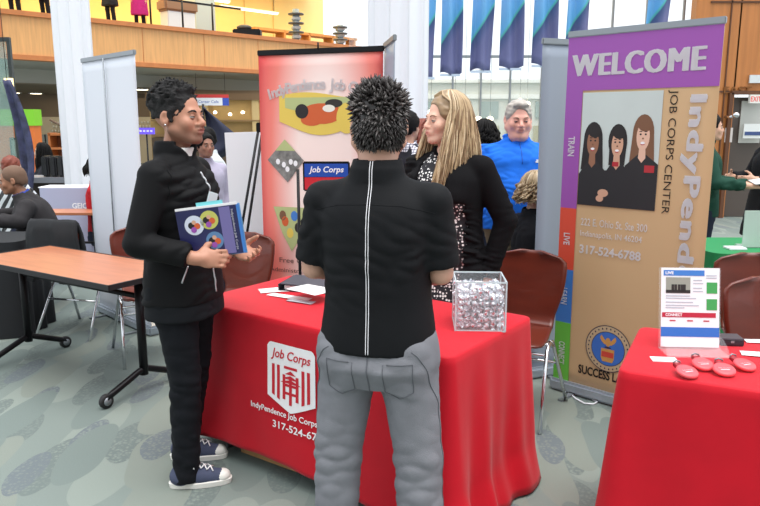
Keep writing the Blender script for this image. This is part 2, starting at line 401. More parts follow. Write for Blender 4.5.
# curtain wall and street behind
GL = mat('window_glass', (225, 240, 245), .05, alpha=.10, spec=.5); MUL = mat('mullion', (150, 156, 160), .4, .4)
b = MB(); b.box((3.2, 14, 4.5), (7.6, .02, 9)); wn = struct(b.build('window_1', GL))
for px in (424, 452, 480, 509, 540, 572, 607, 640, 676):
    x = at(px, 100, 14).x; b = MB(); b.box((x, 13.94, 4.5), (.035, .06, 9)); b.build('mullion', MUL, wn)
for z in (.3, 2.86, 5.4):
    b = MB(); b.box((3.2, 13.92, z), (7.6, .05, .05)); b.build('crossbar', MUL, wn)
b = MB(); b.box((3.4, 12.7, .35), (6.6, .5, .7)); tag(b.build('planter_wall', mat('dark_sill', (96, 92, 90), .7)), 'low dark sill wall along the foot of the curtain wall windows', 'low wall')
bl = thing('office_building', 'pale stone office building across the street seen through the windows', 'building', (4, 30, 0))
m = MB(); ST = mat('pale_stone', (212, 214, 202), .8, noise=.06, nscale=1.5); m.use(ST).box((0, 2, 1.6), (20, 3.9, 3.4)); m.use(mat('stone_band', (232, 234, 226), .8)).box((0, .02, 2.7), (20, .14, .18)).box((0, 0, 3.33), (20, .2, .14)); m.build('facade', None, bl)
for i in range(16):
    m = MB(); m.box((-8.6+i*1.15, .03, 2.15), (.75, .08, .7)); wv = m.build('window', mat('far_glass', (150, 166, 160), .3), bl)
    m = MB(); m.box((-8.6+i*1.15, .03, .85), (.85, .08, 1.3)); m.build('window', mat('far_glass2', (176, 172, 140), .3), bl)
for i, px in enumerate((455, 465, 478, 490, 520, 527, 431)):
    p = at(px, (100, 107, 119, 119, 101, 104, 112)[i], 13.0)
    m = MB(); m.ell((0, 0, 0), (.06, .06, .045)); o = m.build('pendant_lamp', LAMPW); o.location = p
    m = MB(); m.tube([(0, 0, .04), (0, 0, 4)], .004, 5); m.build('cord', MUL, o)
    tag(o, ['small hanging lamp between the first two window bars', 'small hanging lamp lower, over the blonde woman', 'left small lamp of a low pair beside the dark-haired woman', 'right small lamp of a low pair beside the dark-haired woman', 'small hanging lamp above and left of the blue-shirted man', 'small hanging lamp directly above the blue-shirted man', 'small hanging lamp beside the white column'][i], 'lamp', 'small lamps hanging by the windows')

# east wall with timber panelling
EW = mat('oak_panel', (186, 118, 62), .45, noise=.12, nscale=3, stretch=(5, 5, .35)); DK = mat('dark_groove', (96, 58, 34), .6)
xw = at(700, 60, 12).x
b = MB(); b.use(EW).box((xw+.25, 12.1, 4), (.75, .2, 8)).box((xw+3.4, 12.1, 5.05), (5.6, .2, 5.9)).box((xw+4.1, 12.1, 1.05), (4.0, .2, 2.1))
b.use(DK)
for z in (2.12, 3.55): b.box((xw+3.2, 11.99, z), (6.2, .02, .03))
b.box((at(727, 60, 12).x+.0, 11.99, 4), (.02, .02, 8))
struct(b.build('wall_east'))
b = MB(); b.use(mat('door_dark', (84, 74, 68), .4)).box((xw+1.3, 12.12, 1.02), (1.5, .06, 2.02)); dr = struct(b.build('door_1'))
b = MB(); b.box((at(752, 128, 12).x, 12.07, 1.62), (.36, .02, .7)); b.build('door_window', mat('door_pane', (196, 196, 190), .2), dr)
b = MB(); b.use(DK).box((at(733, 60, 12).x, 11.97, 1.05), (.06, .08, 2.1)).box((xw+1.3, 11.97, 2.1), (1.5, .08, .06)); b.build('door_frame', None, dr)
b = MB(); b.use(mat('notice_white', (228, 230, 228), .5)).box((0, 0, 0), (.34, .015, .24)); b.use(mat('notice_blue', (60, 80, 130), .5)).box((0, -.01, -.04), (.3, .01, .06)); o = b.build('notice'); o.location = at(752, 131, 12) + Vector((0, -.05, 0)); o.location.y = 11.95; tag(o, 'white notice with a dark blue band on the door pane', 'notice')
b = MB(); put_text(b, 'EAST', (0, 0), .46, .11, bold=.01, thick=.02); put_text(b, 'C', (.52, 0), .1, .11, bold=.01, thick=.02); put_text(b, 'OURT', (.86, 0), .44, .11, bold=.01, thick=.02)
o = b.build('wall_lettering', mat('brass_letter', (140, 92, 50), .35, .6)); o.location = at(737, 90, 12); o.location.y = 11.98; tag(o, 'raised metal capital letters on the timber wall above the door', 'lettering')
o = thing('exit_sign', 'white exit sign with red letters above the door', 'sign', at(755, 99, 11.9)); m = MB(); m.box((0, 0, 0), (.2, .06, .14)); m.build('sign_case', mat('sign_white', (235, 232, 225), .4), o)
m = MB(); put_text(m, 'EXIT', (0, 0), .17, .08, y=-.032, bold=.01); m.build('lettering', mat('exit_red', (200, 40, 40), .4, emit=.4), o)
m = MB(); m.box((0, 0, 0), (.22, .03, .13)); o = m.build('air_vent', mat('vent_white', (214, 218, 220), .5)); o.location = at(756, 79, 11.97); tag(o, 'small white wall panel above the exit sign', 'vent')
o = thing('wall_sconce', 'chrome wall sconce on the timber wall by the door', 'wall lamp', at(727, 117, 11.9)); m = MB(); m.tube([(0, .06, 0), (0, -.1, 0), (.05, -.16, .02)], .025, 8); m.build('bracket', CHROME, o); m = MB(); m.ell((.06, -.17, .03), (.06, .06, .05)); m.build('lamp_globe', CHROME, o)
m = MB(); m.box((0, 0, 0), (.12, .03, .24)); o = m.build('fire_alarm_panel', mat('alarm_white', (214, 205, 200), .5)); o.location = at(728.5, 135, 11.97); tag(o, 'narrow white call panel beneath the wall sconce', 'panel')

# columns
def column(px, Y, r, label):
    m = MB(); x = at(px, 120, Y).x; n = 120
    def f(u, v):
        a = u*2*PI; rr = r*(1-.13*abs(math.sin(a*5))**.6+.03*math.sin(a*10)); return (x+rr*math.cos(a), Y+rr*math.sin(a), v*9)
    m.use(WHITE); m.grid(f, n, 6, closed=True); m.lathe([(r*1.25, 0), (r*1.25, .22), (r*1.05, .27)], (x, Y, 0), 32)
    m.lathe([(r*.8, 0), (r*.8, 9)], (x, Y, 0), 16)
    return struct(tag(m.build('white_column'), label, 'column'))
column(79, 8.8, .225, 'white fluted column behind the tall blank white banner')
column(398, 6.6, .275, 'white fluted column behind the spiky-haired person')

# pendant flags
def flag_mat():
    m = bpy.data.materials.new('flag_cloth'); m.use_nodes = True; N = m.node_tree.nodes; L = m.node_tree.links; b = N['Principled BSDF']; b.inputs['Roughness'].default_value = .6
    tc = N.new('ShaderNodeTexCoord'); sp = N.new('ShaderNodeSeparateXYZ'); L.new(tc.outputs['Object'], sp.inputs[0])
    a = N.new('ShaderNodeMath'); a.operation = 'MULTIPLY_ADD'; a.inputs[1].default_value = -1.6; L.new(sp.outputs['X'], a.inputs[0]); L.new(sp.outputs['Z'], a.inputs[2])
    r = N.new('ShaderNodeValToRGB'); L.new(a.outputs[0], r.inputs['Fac']); e = r.color_ramp.elements; r.color_ramp.interpolation = 'LINEAR'
    e[0].position = 0; e[0].color = lin((112, 116, 160))+(1,); e[1].position = .56; e[1].color = lin((62, 84, 132))+(1,)
    for p, c in ((.36, (104, 108, 154)), (.59, (80, 180, 170)), (.64, (96, 170, 222)), (1, (120, 176, 232))):
        q = e.new(p); q.color = lin(c)+(1,)
    L.new(r.outputs['Color'], b.inputs['Base Color']); return m
FM = flag_mat()
def flag(px, py, Y, w_, label, seed):
    rnd = random.Random(seed); ph = rnd.uniform(0, 6); p = at(px, py, Y)
    def f(u, v):
        k = 1-.5*v; x = (u-.5)*w_*(.8+.2*k+.05*math.sin(v*5+ph)); return (x+.02*math.sin(v*4+ph), .05*math.sin(u*9+ph+v*2)*k+.03*math.cos(v*7), v*2.6+.03*math.sin(u*6+ph))
    m = MB(); m.grid(f, 14, 24); o = m.build('hanging_flag', FM); solidify(o, .004); o.location = p
    d = MB(); d.box((0, 0, -.015), (w_*.98, .02, .03)); d.build('hem_bar', mat('hem_pale', (190, 205, 225), .5), o)
    d = MB(); d.tube([(-w_*.5, 0, 2.6), (w_*.5, 0, 2.6)], .012, 6); d.tube([(0, 0, 2.6), (0, 0, 5.2)], .003, 5); d.build('hanging_rod', GREYM, o)
    tag(o, label, 'flag', 'blue hanging flags')
for i, (px, py) in enumerate(((425, 77), (450, 74), (481, 70.5), (510, 68), (543, 65), (577, 61), (656, 56))):
    flag(px, py, 9.6, .26+.012*i, ['leftmost long blue flag hanging beside the white column', 'second long blue flag from the left, above the blonde woman', 'third long blue flag from the left', 'fourth long blue flag from the left', 'fifth long blue flag from the left, half above the grey banner', 'blue flag hanging behind the left end of the purple banner top', 'blue flag hanging behind the right part of the purple banner top'][i], i)

# ================================================================ CHAIRS
RED_PLY = mat('cherry_plywood', (100, 37, 22), .35, noise=.12, nscale=5, stretch=(1, 1, 4), coat=.25); PLY_EDGE = mat('ply_edge', (196, 150, 110), .5)
def make_chair(label, loc, rz, group='plywood chairs with chrome legs'):
    t = thing('stacking_chair', label, 'chair', loc, rz, group)
    def prof(v):
        if v < .45: k = v/.45; return (-.22+.36*k, .445-.012*math.sin(k*PI))
        if v < .6: k = (v-.45)/.15; a = k*1.35; return (.14+.08*math.sin(a), .445+.08*(1-math.cos(a)))
        k = (v-.6)/.4; return (.218+.05*k, .508+.37*k)
    def wid(v):
        if v < .08: return .20*math.sqrt(max(0, 1-((.08-v)/.08)**2*.35))
        if v < .6: return .20-.045*(.5-.5*math.cos((v-.08)/.52*PI))
        k = (v-.6)/.4; wv = .155+.055*math.sin(min(1, k*1.35)*PI/2)
        return wv*(1 if k < .82 else math.sqrt(max(.05, 1-((k-.82)/.19)**2)))
    def f(u, v):
        y, z = prof(v); x = (u*2-1)*wid(v); c = (u*2-1)**2
        return (x, y-.03*c*(v > .6)*min(1, (v-.6)*4), z+.01*c*(v < .5))
    for nm, v0, v1 in (('seat', 0, .5), ('backrest', .5, 1)):
        m = MB(); m.grid(lambda u, v: f(u, v0+(v1-v0)*v), 16, 18); o = m.build(nm, RED_PLY, t); solidify(o, .014)
    for s in (-1, 1):
        x = s*.205
        m = MB(); m.tube([(x+s*.03, -.25, 0), (x+s*.015, -.17, .22), (x, -.08, .40), (x, -.03, .435), (x, .02, .40)], .011, 8); m.build('leg', CHROME, t)
        m = MB(); m.tube([(x, -.03, .435), (x, .02, .425), (x, .06, .38), (x+s*.015, .17, .18), (x+s*.03, .27, 0)], .011, 8); m.build('leg', CHROME, t)
        m = MB(); m.tube([(x-s*.07, -.14, .425), (x-s*.03, -.05, .42), (x, -.03, .435)], .009, 8); m.build('seat_bracket', CHROME, t)
    for y in (-.13, .13):
        m = MB(); m.tube([(-.205, y, .39 if y < 0 else .27), (.205, y, .39 if y < 0 else .27)], .008, 8); m.build('cross_rail', CHROME, t)
    return t
make_chair('cherry plywood chair with chrome legs at the right end of the emblem table', (.755, 3.76, 0), -math.atan2(.594, .804)+.12)
make_chair('cherry plywood chair behind the red table, left of the red banner', (-.97, 4.42, 0), -.3)
make_chair('cherry plywood chair tucked behind the right-hand red table', (1.86, 3.02, 0), .1)
make_chair('dark plywood chair standing between the green table and the right red table', (2.08, 3.64, 0), -.1)
make_chair('reddish chair half hidden behind the man in the black jacket', (-1.60, 4.74, 0), .5)
make_chair('plywood chair with a black coat on its back beside the grey display cover', (-2.33, 5.33, 0), 2.9)

# ================================================================ TABLES AND CLOTHS
def cloth_table(name, O, ex, ey, Lx, Wy, cloth_label, table_label, hem, amp, seed, extra=None):
    """O near corner, ex along the front, ey to the back"""
    ex, ey = Vector(ex+(0,)).normalized(), Vector(ey+(0,)).normalized(); O = Vector(O+(0,)); r = .035
    per = []
    cn = [((r, r), PI, 1.5*PI), ((Lx-r, r), 1.5*PI, 2*PI), ((Lx-r, Wy-r), 0, .5*PI), ((r, Wy-r), .5*PI, PI)]
    for i, (c, a0, a1) in enumerate(cn):
        for k in range(7):
            a = a0+(a1-a0)*k/6; per.append((c[0]+r*math.cos(a), c[1]+r*math.sin(a), math.cos(a), math.sin(a), i, 1))
        c2, b0, _ = cn[(i+1) % 4]; A = per[-1]; B = (c2[0]+r*math.cos(b0), c2[1]+r*math.sin(b0)); n = int(math.dist(A[:2], B)/.022)
        for k in range(1, n): per.append((A[0]+(B[0]-A[0])*k/n, A[1]+(B[1]-A[1])*k/n, A[2], A[3], i, 0))
    H = .755; nper = len(per); rows = 34; rng = random.Random(seed); ph = [rng.uniform(0, 6) for _ in range(6)]
    def cdist(x, y): return min(math.dist((x, y), q) for q in ((0, 0), (Lx, 0), (Lx, Wy), (0, Wy)))
    def side(q, t):
        x, y, nx, ny = q[:4]; s = (x+y*1.37); hz = hem(x, y)
        a = amp(x, y); off = .006+t*(.012+a*(.9+.75*math.sin(s*17+ph[0]+.6*math.sin(s*5))+.4*math.sin(s*31+ph[1]+t*1.2)))
        cd = math.exp(-(cdist(x, y)/.09)**2); off += cd*.028*t
        off += .004*math.sin(s*9+t*6+ph[2])*t
        z = H-t*(H-hz); 
        if extra: off, z = extra(x, y, t, off, z)
        return O+ex*(x+nx*off)+ey*(y+ny*off)+Vector((0, 0, z))
    m = MB(); vs = []; fs = []
    for ins, z in ((-.008, H+.001), (.0, H), (.005, H-.004)):
        for q in per: vs.append(O+ex*(q[0]+q[2]*ins)+ey*(q[1]+q[3]*ins)+Vector((0, 0, z)))
    for j in range(1, rows+1):
        for q in per: vs.append(side(q, .012+.988*(j/rows)))
    nr = rows+3
    for j in range(nr-1):
        for i in range(nper): fs.append((j*nper+i, j*nper+(i+1) % nper, (j+1)*nper+(i+1) % nper, (j+1)*nper+i))
    fs.append(tuple(range(nper))[::-1]); m.add([v for v in vs], [f[::-1] for f in fs], True)
    o = m.build('tablecloth', RED_CLOTH); tag(o, cloth_label, 'tablecloth', 'red tablecloths'); solidify(o, .002)
    t = thing('banquet_table', table_label, 'table', O+ex*Lx/2+ey*Wy/2, math.atan2(ex.y, ex.x), 'folding tables under red cloths')
    k = MB(); k.box((0, 0, .727), (Lx-.03, Wy-.03, .03), bev=.004); k.build('tabletop', mat('laminate_grey', (170, 165, 158), .5), t)
    for sx in (-1, 1):
        for sy in (-1, 1):
            k = MB(); k.tube([(sx*(Lx/2-.16), sy*(Wy/2-.1), .71), (sx*(Lx/2-.13), sy*(Wy/2-.08), 0)], .014, 8); k.build('leg', GREYM, t)
    return o, lambda x, z: O+ex*x+Vector((0, 0, z)), ex, ey
RED_CLOTH = mat('red_polyester', (192, 4, 30), .65, noise=.05, nscale=8, bump=.12, bscale=900, sheen=.10, spec=.25)
EX = Vector((-.804, .594, 0)); EY = Vector((.594, .804, 0)); TO = Vector((.255, 2.44, 0)); TL = 1.45; TW = .70
# local x runs from the near-right corner to the far-left corner
def hem1(x, y):
    if y < .05: return .015+.075*min(1, x/.8)
    if x < .05: return .012
    return .03
def amp1(x, y):
    if y < .02 and x > .3: return .004+.004*(x > 1.3)
    if y < .02: return .004+.022*(1-x/.3)
    if x < .05: return .026
    return .02
def ext1(x, y, t, off, z):
    if x < .06 and y > 0:                 # cloth bunched on the floor at the right end
        g = max(0, t-.72)/.28; off += .035*g*g+.012*g*math.sin(y*34); z += .035*g*math.sin(g*PI)*(1+.6*math.sin(y*26+1))
    return off, max(z, .006)
# mirror so that ex x ey keeps faces outward: swap handled by normals recalculation
cl1, _, _, _ = cloth_table('t1', (TO.x, TO.y), (EX.x, EX.y), (EY.x, EY.y), TL, TW, 'red tablecloth with white shield emblem, on the table between the three people', 'folding table hidden beneath the emblem tablecloth', hem1, amp1, 3, ext1)
RX = Vector((math.cos(math.radians(-27)), math.sin(math.radians(-27)), 0)); RY = Vector((-RX.y, RX.x, 0)); RO = Vector((.832, 2.315, 0))
cl2, _, _, _ = cloth_table('t2', (RO.x, RO.y), (RX.x, RX.y), (RY.x, RY.y), 1.5, .6, 'plain red tablecloth on the right-hand table below the purple banner', 'folding table hidden beneath the right-hand red tablecloth', lambda x, y: .012, lambda x, y: .012 if y < .02 else .02, 8)
for o in (cl1, cl2):
    bm = bmesh.new(); bm.from_mesh(o.data); bmesh.ops.recalc_face_normals(bm, faces=bm.faces); bm.to_mesh(o.data); bm.free()
# shield emblem printed on the front of the first cloth
def front_pt(x, z, d=.006):               # x from near-right corner along the front
    t = (.755-z)/(.755-hem1(x, 0)); s = x; a = amp1(x, 0); rng = random.Random(3); ph = [rng.uniform(0, 6) for _ in range(6)]
    off = .006+t*(.012+a*(.9+.75*math.sin(s*17+ph[0]+.6*math.sin(s*5))+.4*math.sin(s*31+ph[1]+t*1.2)))+.004*math.sin(s*9+t*6+ph[2])*t
    return TO+EX*x-EY*(off+d)+Vector((0, 0, z))
def hit_front(px, py):
    r = ray(px, py); n = EY; k = (TO - Vector((0, 0, CAMZ)) - EY*.015).dot(n)/r.dot(n); p = Vector((0, 0, CAMZ))+r*k
    return ((p-TO).dot(EX), p.z)
def emblem_part(name, polys_or_mb, m, d=.006):
    src = polys_or_mb; vs = [front_pt(ec[0]-v[0], ec[1]+v[2], d-v[1]) for v in src.v]
    q = MB(); q.add(vs, src.f); o = q.build(name, m, None); o.parent = cl1; return o
ec = hit_front(291, 380); WINK = mat('white_ink', (240, 238, 240), .6); RINK = mat('red_ink', (196, 20, 42), .6)
a = hit_front(268, 380); c_ = hit_front(315, 380); EWd = abs(a[0]-c_[0]); t_ = hit_front(291, 349); b_ = hit_front(293, 416); EH = t_[1]-b_[1]
def sub_poly(pts, n=6):
    out = []
    for i in range(len(pts)):
        p, q = pts[i], pts[(i+1) % len(pts)]
        for k in range(n): out.append((p[0]+(q[0]-p[0])*k/n, p[1]+(q[1]-p[1])*k/n))
    return out
hw, hh = EWd/2, EH/2
def strip_fill(fx0, fx1, lo, hi, n=24, m=10):    # filled region between two curves, finely gridded so it follows the cloth
    q = MB(); q.grid(lambda u, v: (fx0+(fx1-fx0)*u, 0, lo(fx0+(fx1-fx0)*u)+(hi(fx0+(fx1-fx0)*u)-lo(fx0+(fx1-fx0)*u))*v), n, m, False); return q
def sh_lo(x): ax = abs(x)/hw; return -hh+hh*.38*ax**1.1
def sh_hi(x): ax = abs(x)/hw; return hh-.0-(.02*(max(0, ax-.85)/.15)**2)
emblem_part('shield_emblem', strip_fill(-hw, hw, sh_lo, sh_hi, 28, 14), WINK)
q = MB()
for x0, x1 in ((-.80, -.68), (-.58, -.46), (.46, .58), (.68, .80)):
    g = strip_fill(x0*hw, x1*hw, lambda x: sh_lo(x)+hh*.16, lambda x: hh*.36, 2, 12); q.add(g.v, g.f)
for z0, z1, x0, x1 in ((.30, .38, -.28, .28), (-.62, .12, -.34, -.22), (-.62, .12, .22, .34), (-.76, .10, -.06, .06), (-.22, -.14, -.3, .3), (-.46, -.38, -.3, .3)):
    g = strip_fill(x0*hw, x1*hw, lambda x: z0*hh, lambda x: z1*hh, 3, 6); q.add(g.v, g.f)
for z, wd in ((.26, .22), (.12, .34), (.0, .42)):
    g = strip_fill(-wd*hw, wd*hw, lambda x: (z-.12)*hh-.0+abs(x)*.0, lambda x: z*hh-abs(x)/wd*.12+.0001, 8, 2); q.add(g.v, g.f)
emblem_part('emblem_stripes', q, RINK, .0075)
q = MB(); put_text(q, 'Job Corps', (0, hh*.66), hw*1.66, hh*.36, shear=.25, bold=.012, turn=0); emblem_part('emblem_lettering', q, RINK, .0078)
e1 = hit_front(249, 406); e2 = hit_front(331, 437); ecx = (e1[0]+e2[0])/2
q = MB(); W_ = 1.18*abs(e1[0]-e2[0]); z_ = hit_front(297, 418.5)[1]-ec[1]; X0 = hit_front(252, 404)[0]; W_ = abs(X0-hit_front(327.6, 432)[0])*28/24; put_text(q, 'IndyPendence Job Corps Center', (ec[0]-X0+W_/2, z_), W_, .036, bold=.01)
put_text(q, '317-524-6788', (ec[0]-hit_front(300, 431)[0], hit_front(300, 431)[1]-ec[1]), abs(hit_front(273, 420)[0]-hit_front(326, 434)[0]), .034, bold=.01)
emblem_part('cloth_lettering', q, WINK, .006)
b = MB(); p = on(250, 450); q = on(300, 468); dv = (q-p); mid = (p+q)/2; b.box((0, 0, 0), (dv.length+.04, .09, .035), bev=.004); o = b.build('wooden_plank', mat('raw_plank', (176, 132, 84), .7, noise=.15, nscale=8)); o.location = mid+Vector((.0, .0, .0185)); o.rotation_euler = (0, 0, math.atan2(dv.y, dv.x)); tag(o, 'pale wooden plank on the floor under the hem of the emblem tablecloth', 'plank')

# folding training table at the left
TU = Vector((.842, -.539, 0)); TV = Vector((.539, .842, 0)); TA = on(108, 286, .735)
t = thing('folding_table', 'wood-topped folding table with black legs and casters, empty, left of the black-jacketed man', 'table', Vector((TA.x, TA.y, 0))-TU*.72+TV*.29, math.atan2(TU.y, TU.x))
MAPLE = mat('orange_maple', (178, 112, 80), .35, noise=.10, nscale=3, stretch=(1, 9, 1)); RUB = mat('black_rubber', (26, 25, 28), .6)
m = MB(); m.box((0, 0, .725), (1.44, .58, .022), bev=.003); m.build('tabletop', MAPLE, t)
m = MB()
for s in (-1, 1): m.box((0, s*.292, .724), (1.46, .01, .03)); m.box((s*.724, 0, .724), (.012, .59, .03))
m.build('edge_band', RUB, t)
for s in (-1, 1):
    x = s*.60
    m = MB(); m.tube([(x, 0, .70), (x, .0, .12)], .026, 10); m.build('leg', BLACKM, t)
    m = MB(); m.tube([(x, -.27, .055), (x, -.22, .075), (x, -.03, .15), (x, .03, .15), (x, .22, .075), (x, .27, .055)], .02, 8); m.build('foot_bar', BLACKM, t)
    m = MB(); m.box((x, 0, .697), (.06, .46, .03)); m.build('top_bracket', BLACKM, t)
    for y in (-.27, .27):
        m = MB(); m.use(RUB).lathe([(.02, -.014), (.04, -.014), (.042, -.006), (.042, .006), (.04, .014), (.02, .014)], (x, y, .042), 20, Matrix.Rotation(PI/2, 3, 'Y'))
        m.use(GREYM).lathe([(.024, -.017), (.024, .017)], (x, y, .042), 16, Matrix.Rotation(PI/2, 3, 'Y')); m.build('caster', None, t)
m = MB(); m.tube([(-.6, 0, .60), (.6, 0, .60)], .017, 8); m.build('cross_rail', BLACKM, t)
# draped black table in front of the seated man
BCL = mat('black_drape', (24, 26, 30), .85, bump=.1)
def drape(name, c, d, h, rz, m_, label, cat='tablecloth', amp=.02):
    o = MB(); n = 120
    def f(u, v):
        a = u*2*PI; ca, sa = math.cos(a), math.sin(a); k = (abs(ca)**8+abs(sa)**8)**(-1/8); q = 1+amp*v*math.sin(u*70)*2
        return (d[0]/2*ca*k*q, d[1]/2*sa*k*q, h*(1-v)+.004)
    o.grid(f, n, 12, closed=True); o.add([f(i/n, 0) for i in range(n)], [tuple(range(n))])
    r = o.build(name, m_); r.location = c; r.rotation_euler = (0, 0, rz); return tag(r, label, cat)
drape('draped_table', (-3.27, 5.33, 0), (1.2, .55), .735, 0, BCL, 'table draped in black cloth in front of the seated man in the grey suit', 'table')
# small table behind
t = thing('side_table', 'small wood-topped table with black legs behind the seated man', 'table', at(72, 211, 6.9)*1.0)
t.location.z = 0
m = MB(); m.box((0, 0, .735), (.62, .34, .025), bev=.003); m.build('tabletop', MAPLE, t)
for sx in (-1, 1):
    for sy in (-1, 1):
        m = MB(); m.tube([(sx*.25, sy*.13, .72), (sx*.28, sy*.15, 0)], .014, 8); m.build('leg', BLACKM, t)
m = MB(); m.tube([(-.25, -.13, .45), (.25, -.13, .45)], .012, 8); m.build('cross_rail', BLACKM, t)
GC = mat('lavender_cloth', (176, 178, 204), .7); o = drape('display_cover', (at(69, 200, 7.5).x, 7.55, 0), (.56, .3), .92, 0, GC, 'lavender grey display table cover with white lettering behind the small wood table', 'table cover', .004)
m = MB(); put_text(m, 'GEICO', (.19, .74), .22, .06, y=-.165, bold=.03); m.build('lettering', mat('white_ink2', (245, 245, 248), .5), o)
m = MB(); m.box((0, 0, .930), (.56, .28, .012), bev=.003); m.build('white_top', WHITE, o)
# green-clothed table at right
GRN = mat('green_cloth', (24, 128, 72), .7, bump=.1); drape('green_table', (at(775, 250, 4.9).x, 4.95, 0), (1.15, .7), .735, 0, GRN, 'table with a bright green cloth behind the right-hand red table', 'table')
ACR = mat('clear_acrylic', (232, 240, 244), .05, alpha=.10, spec=.5); ACE = mat('acrylic_edge', (214, 226, 230), .1, alpha=.7)
m = MB(); m.box((0, 0, .13), (.22, .01, .26)).box((0, .05, .005), (.22, .1, .008)); o = m.build('acrylic_holder', mat('frosted_acrylic', (196, 214, 206), .2, alpha=.8)); o.location = at(757, 251, 4.85); o.location.z = .742; tag(o, 'clear upright card holder on the green table', 'sign holder')
m = MB(); m.box((0, 0, 0), (.12, .1, .012)); o = m.build('flyer_stack', WHITE); o.location = at(735, 248, 4.8); o.location.z = .747; tag(o, 'small stack of white flyers on the green table edge', 'flyers')
# black coat hung over the back of the chair by the grey display cover
m = MB()
def f(u, v):
    s = (v-.5)*2; x = (u-.5)*(.40+.10*abs(s)); z = .90-abs(s)**1.4*(.46 if u < .45 or u > .8 else .26); y = .03*math.copysign(1, s)*min(1, abs(s)*3)+.012*math.sin(u*14+v*4); return (x, y+.02*s, z)
m.grid(f, 20, 24); o = m.build('draped_coat', BCL); solidify(o, .02); q = Vector((-2.33, 5.33, 0))+Matrix.Rotation(2.9, 3, 'Z') @ Vector((0, .255, 0)); o.location = q; o.rotation_euler = (0, 0, 2.9); tag(o, 'black coat hung over the back of the chair beyond the folding table', 'coat')
# unseen wall added behind the camera to hold back frontal sky light
b = MB(); b.box((0, -14, 4.5), (40, .2, 9)); struct(b.build('wall_light_block', mat('light_block_plaster', (205, 202, 196), .8)))
# ================================================================ BANNERS
def banner(name, A, B, h, label, face_mat, group='roll-up banners', cat='banner', base=True, z0=.06):
    """A, B floor points of the left and right ends as seen by the camera"""
    A, B = Vector(A), Vector(B); d = B-A; w_ = d.length; rz = math.atan2(d.y, d.x)
    t = thing(name, label, cat, ((A.x+B.x)/2, (A.y+B.y)/2, 0), rz, group)
    m = MB(); m.grid(lambda u, v: ((u-.5)*w_*(1-.0*v), -.012*math.sin(v*PI)*math.cos((u-.5)*2), z0+(h-z0)*v), 12, 24); o = m.build('printed_panel', face_mat, t); solidify(o, .003)
    m = MB(); m.box((0, 0, h+.012), (w_+.01, .022, .035), bev=.004); m.build('top_rail', GREYM if face_mat.name != 'red_banner_print' else BLACKM, t)
    m = MB(); m.box((0, .02, .04), (w_+.03, .10, .07), bev=.015); m.build('base_cassette', mat('silver_base', (176, 184, 194), .35, .6), t)
    for s in (-1, 1):
        m = MB(); m.box((s*w_*.33, .02, .0065), (.03, .36, .013)); m.build('foot', GREYM, t)
    m = MB(); m.tube([(0, .03, .06), (0, .02, h)], .009, 8); m.build('support_pole', GREYM, t)
    return t, w_
def bprint(t, w_, h, name, m_, mb, d=.0165):
    """mb holds polygons in banner coordinates: x 0..1 left to right, z 0..1 from the top down"""
    z0 = .06; vs = []
    for v in mb.v:
        f = 1-v[2]; cy = -.012*math.sin(min(1, max(0, f))*PI)*math.cos((v[0]-.5)*2)
        vs.append(((v[0]-.5)*w_, cy-.003-d*.12+v[1], z0+(h-z0)*f))
    q = MB(); q.mats = mb.mats; q.v = vs; q.f = mb.f; q.m = mb.m; q.sm = [False]*len(mb.f)
    return q.build(name, m_, t)
def rect(mb, x0, z0, x1, z1, y=0, n=8):
    mb.grid(lambda u, v: (x0+(x1-x0)*u, y, z1+(z0-z1)*v), 2, n, False)
def btext(mb, s, cx, cz, wf, hf, w_, h, turn=0, y=-.001, **k):
    """size given in fractions of the banner; turn rotates clockwise by that angle"""
    H = h-.06; k.setdefault('thick', .0006)
    if turn: vs, fs = fit_text(s, hf*H, wf*w_, **k)       # running down: length hf, glyph height wf
    else: vs, fs = fit_text(s, wf*w_, hf*H, **k)
    out = []
    for v in vs:
        x, z = v.x, v.z
        if turn: x, z = z, -x                             # rotate clockwise
        out.append((cx+x/w_, y, cz-z/H))
    mb.add(out, fs)
TAN = mat('tan_print', (204, 170, 128), .5); PURP = mat('purple_print', (152, 78, 168), .5); ORR = mat('orange_red_print', (216, 76, 52), .5)
BLU = mat('blue_print', (62, 122, 200), .5); LGR = mat('green_print', (104, 190, 66), .5); WPR = mat('white_print', (240, 238, 242), .5); BKP = mat('black_print', (42, 36, 36), .6)
WA = Vector((1.063, 4.08)); WB_ = Vector((1.655, 3.50)); WH = 2.075
wt, ww = banner('welcome_banner', WA, WB_, WH, 'tall tan and purple banner reading WELCOME with a photo of three women', TAN)
q = MB(); rect(q, 0, 0, 1, .147); rect(q, 0, .147, .125, .475); bprint(wt, ww, WH, 'purple_field', PURP, q)
q = MB(); rect(q, 0, .475, .125, .655); bprint(wt, ww, WH, 'orange_field', ORR, q)
q = MB(); rect(q, 0, .655, .125, .815); bprint(wt, ww, WH, 'blue_field', BLU, q)
q = MB(); rect(q, 0, .815, .125, 1); bprint(wt, ww, WH, 'green_field', LGR, q)
q = MB()
[btext(q, 'WELCOME', .475+dx, .079+dz, .86, .058, ww, WH, space=1.12, y=-.002-.0002*k_) for k_, (dx, dz) in enumerate(((-.012, 0), (-.006, .0005), (0, 0), (.006, -.0005), (.012, 0)))]
bprint(wt, ww, WH, 'welcome_lettering', WPR, q); q = MB()
for s, z, l in (('TRAIN', .30, .055), ('LIVE', .565, .035), ('LEARN', .735, .05), ('CONNECT', .91, .07)): btext(q, s, .062, z, .05, l, ww, WH, turn=1, bold=.03, y=-.002)
bprint(wt, ww, WH, 'side_lettering', WPR, q); q = MB()
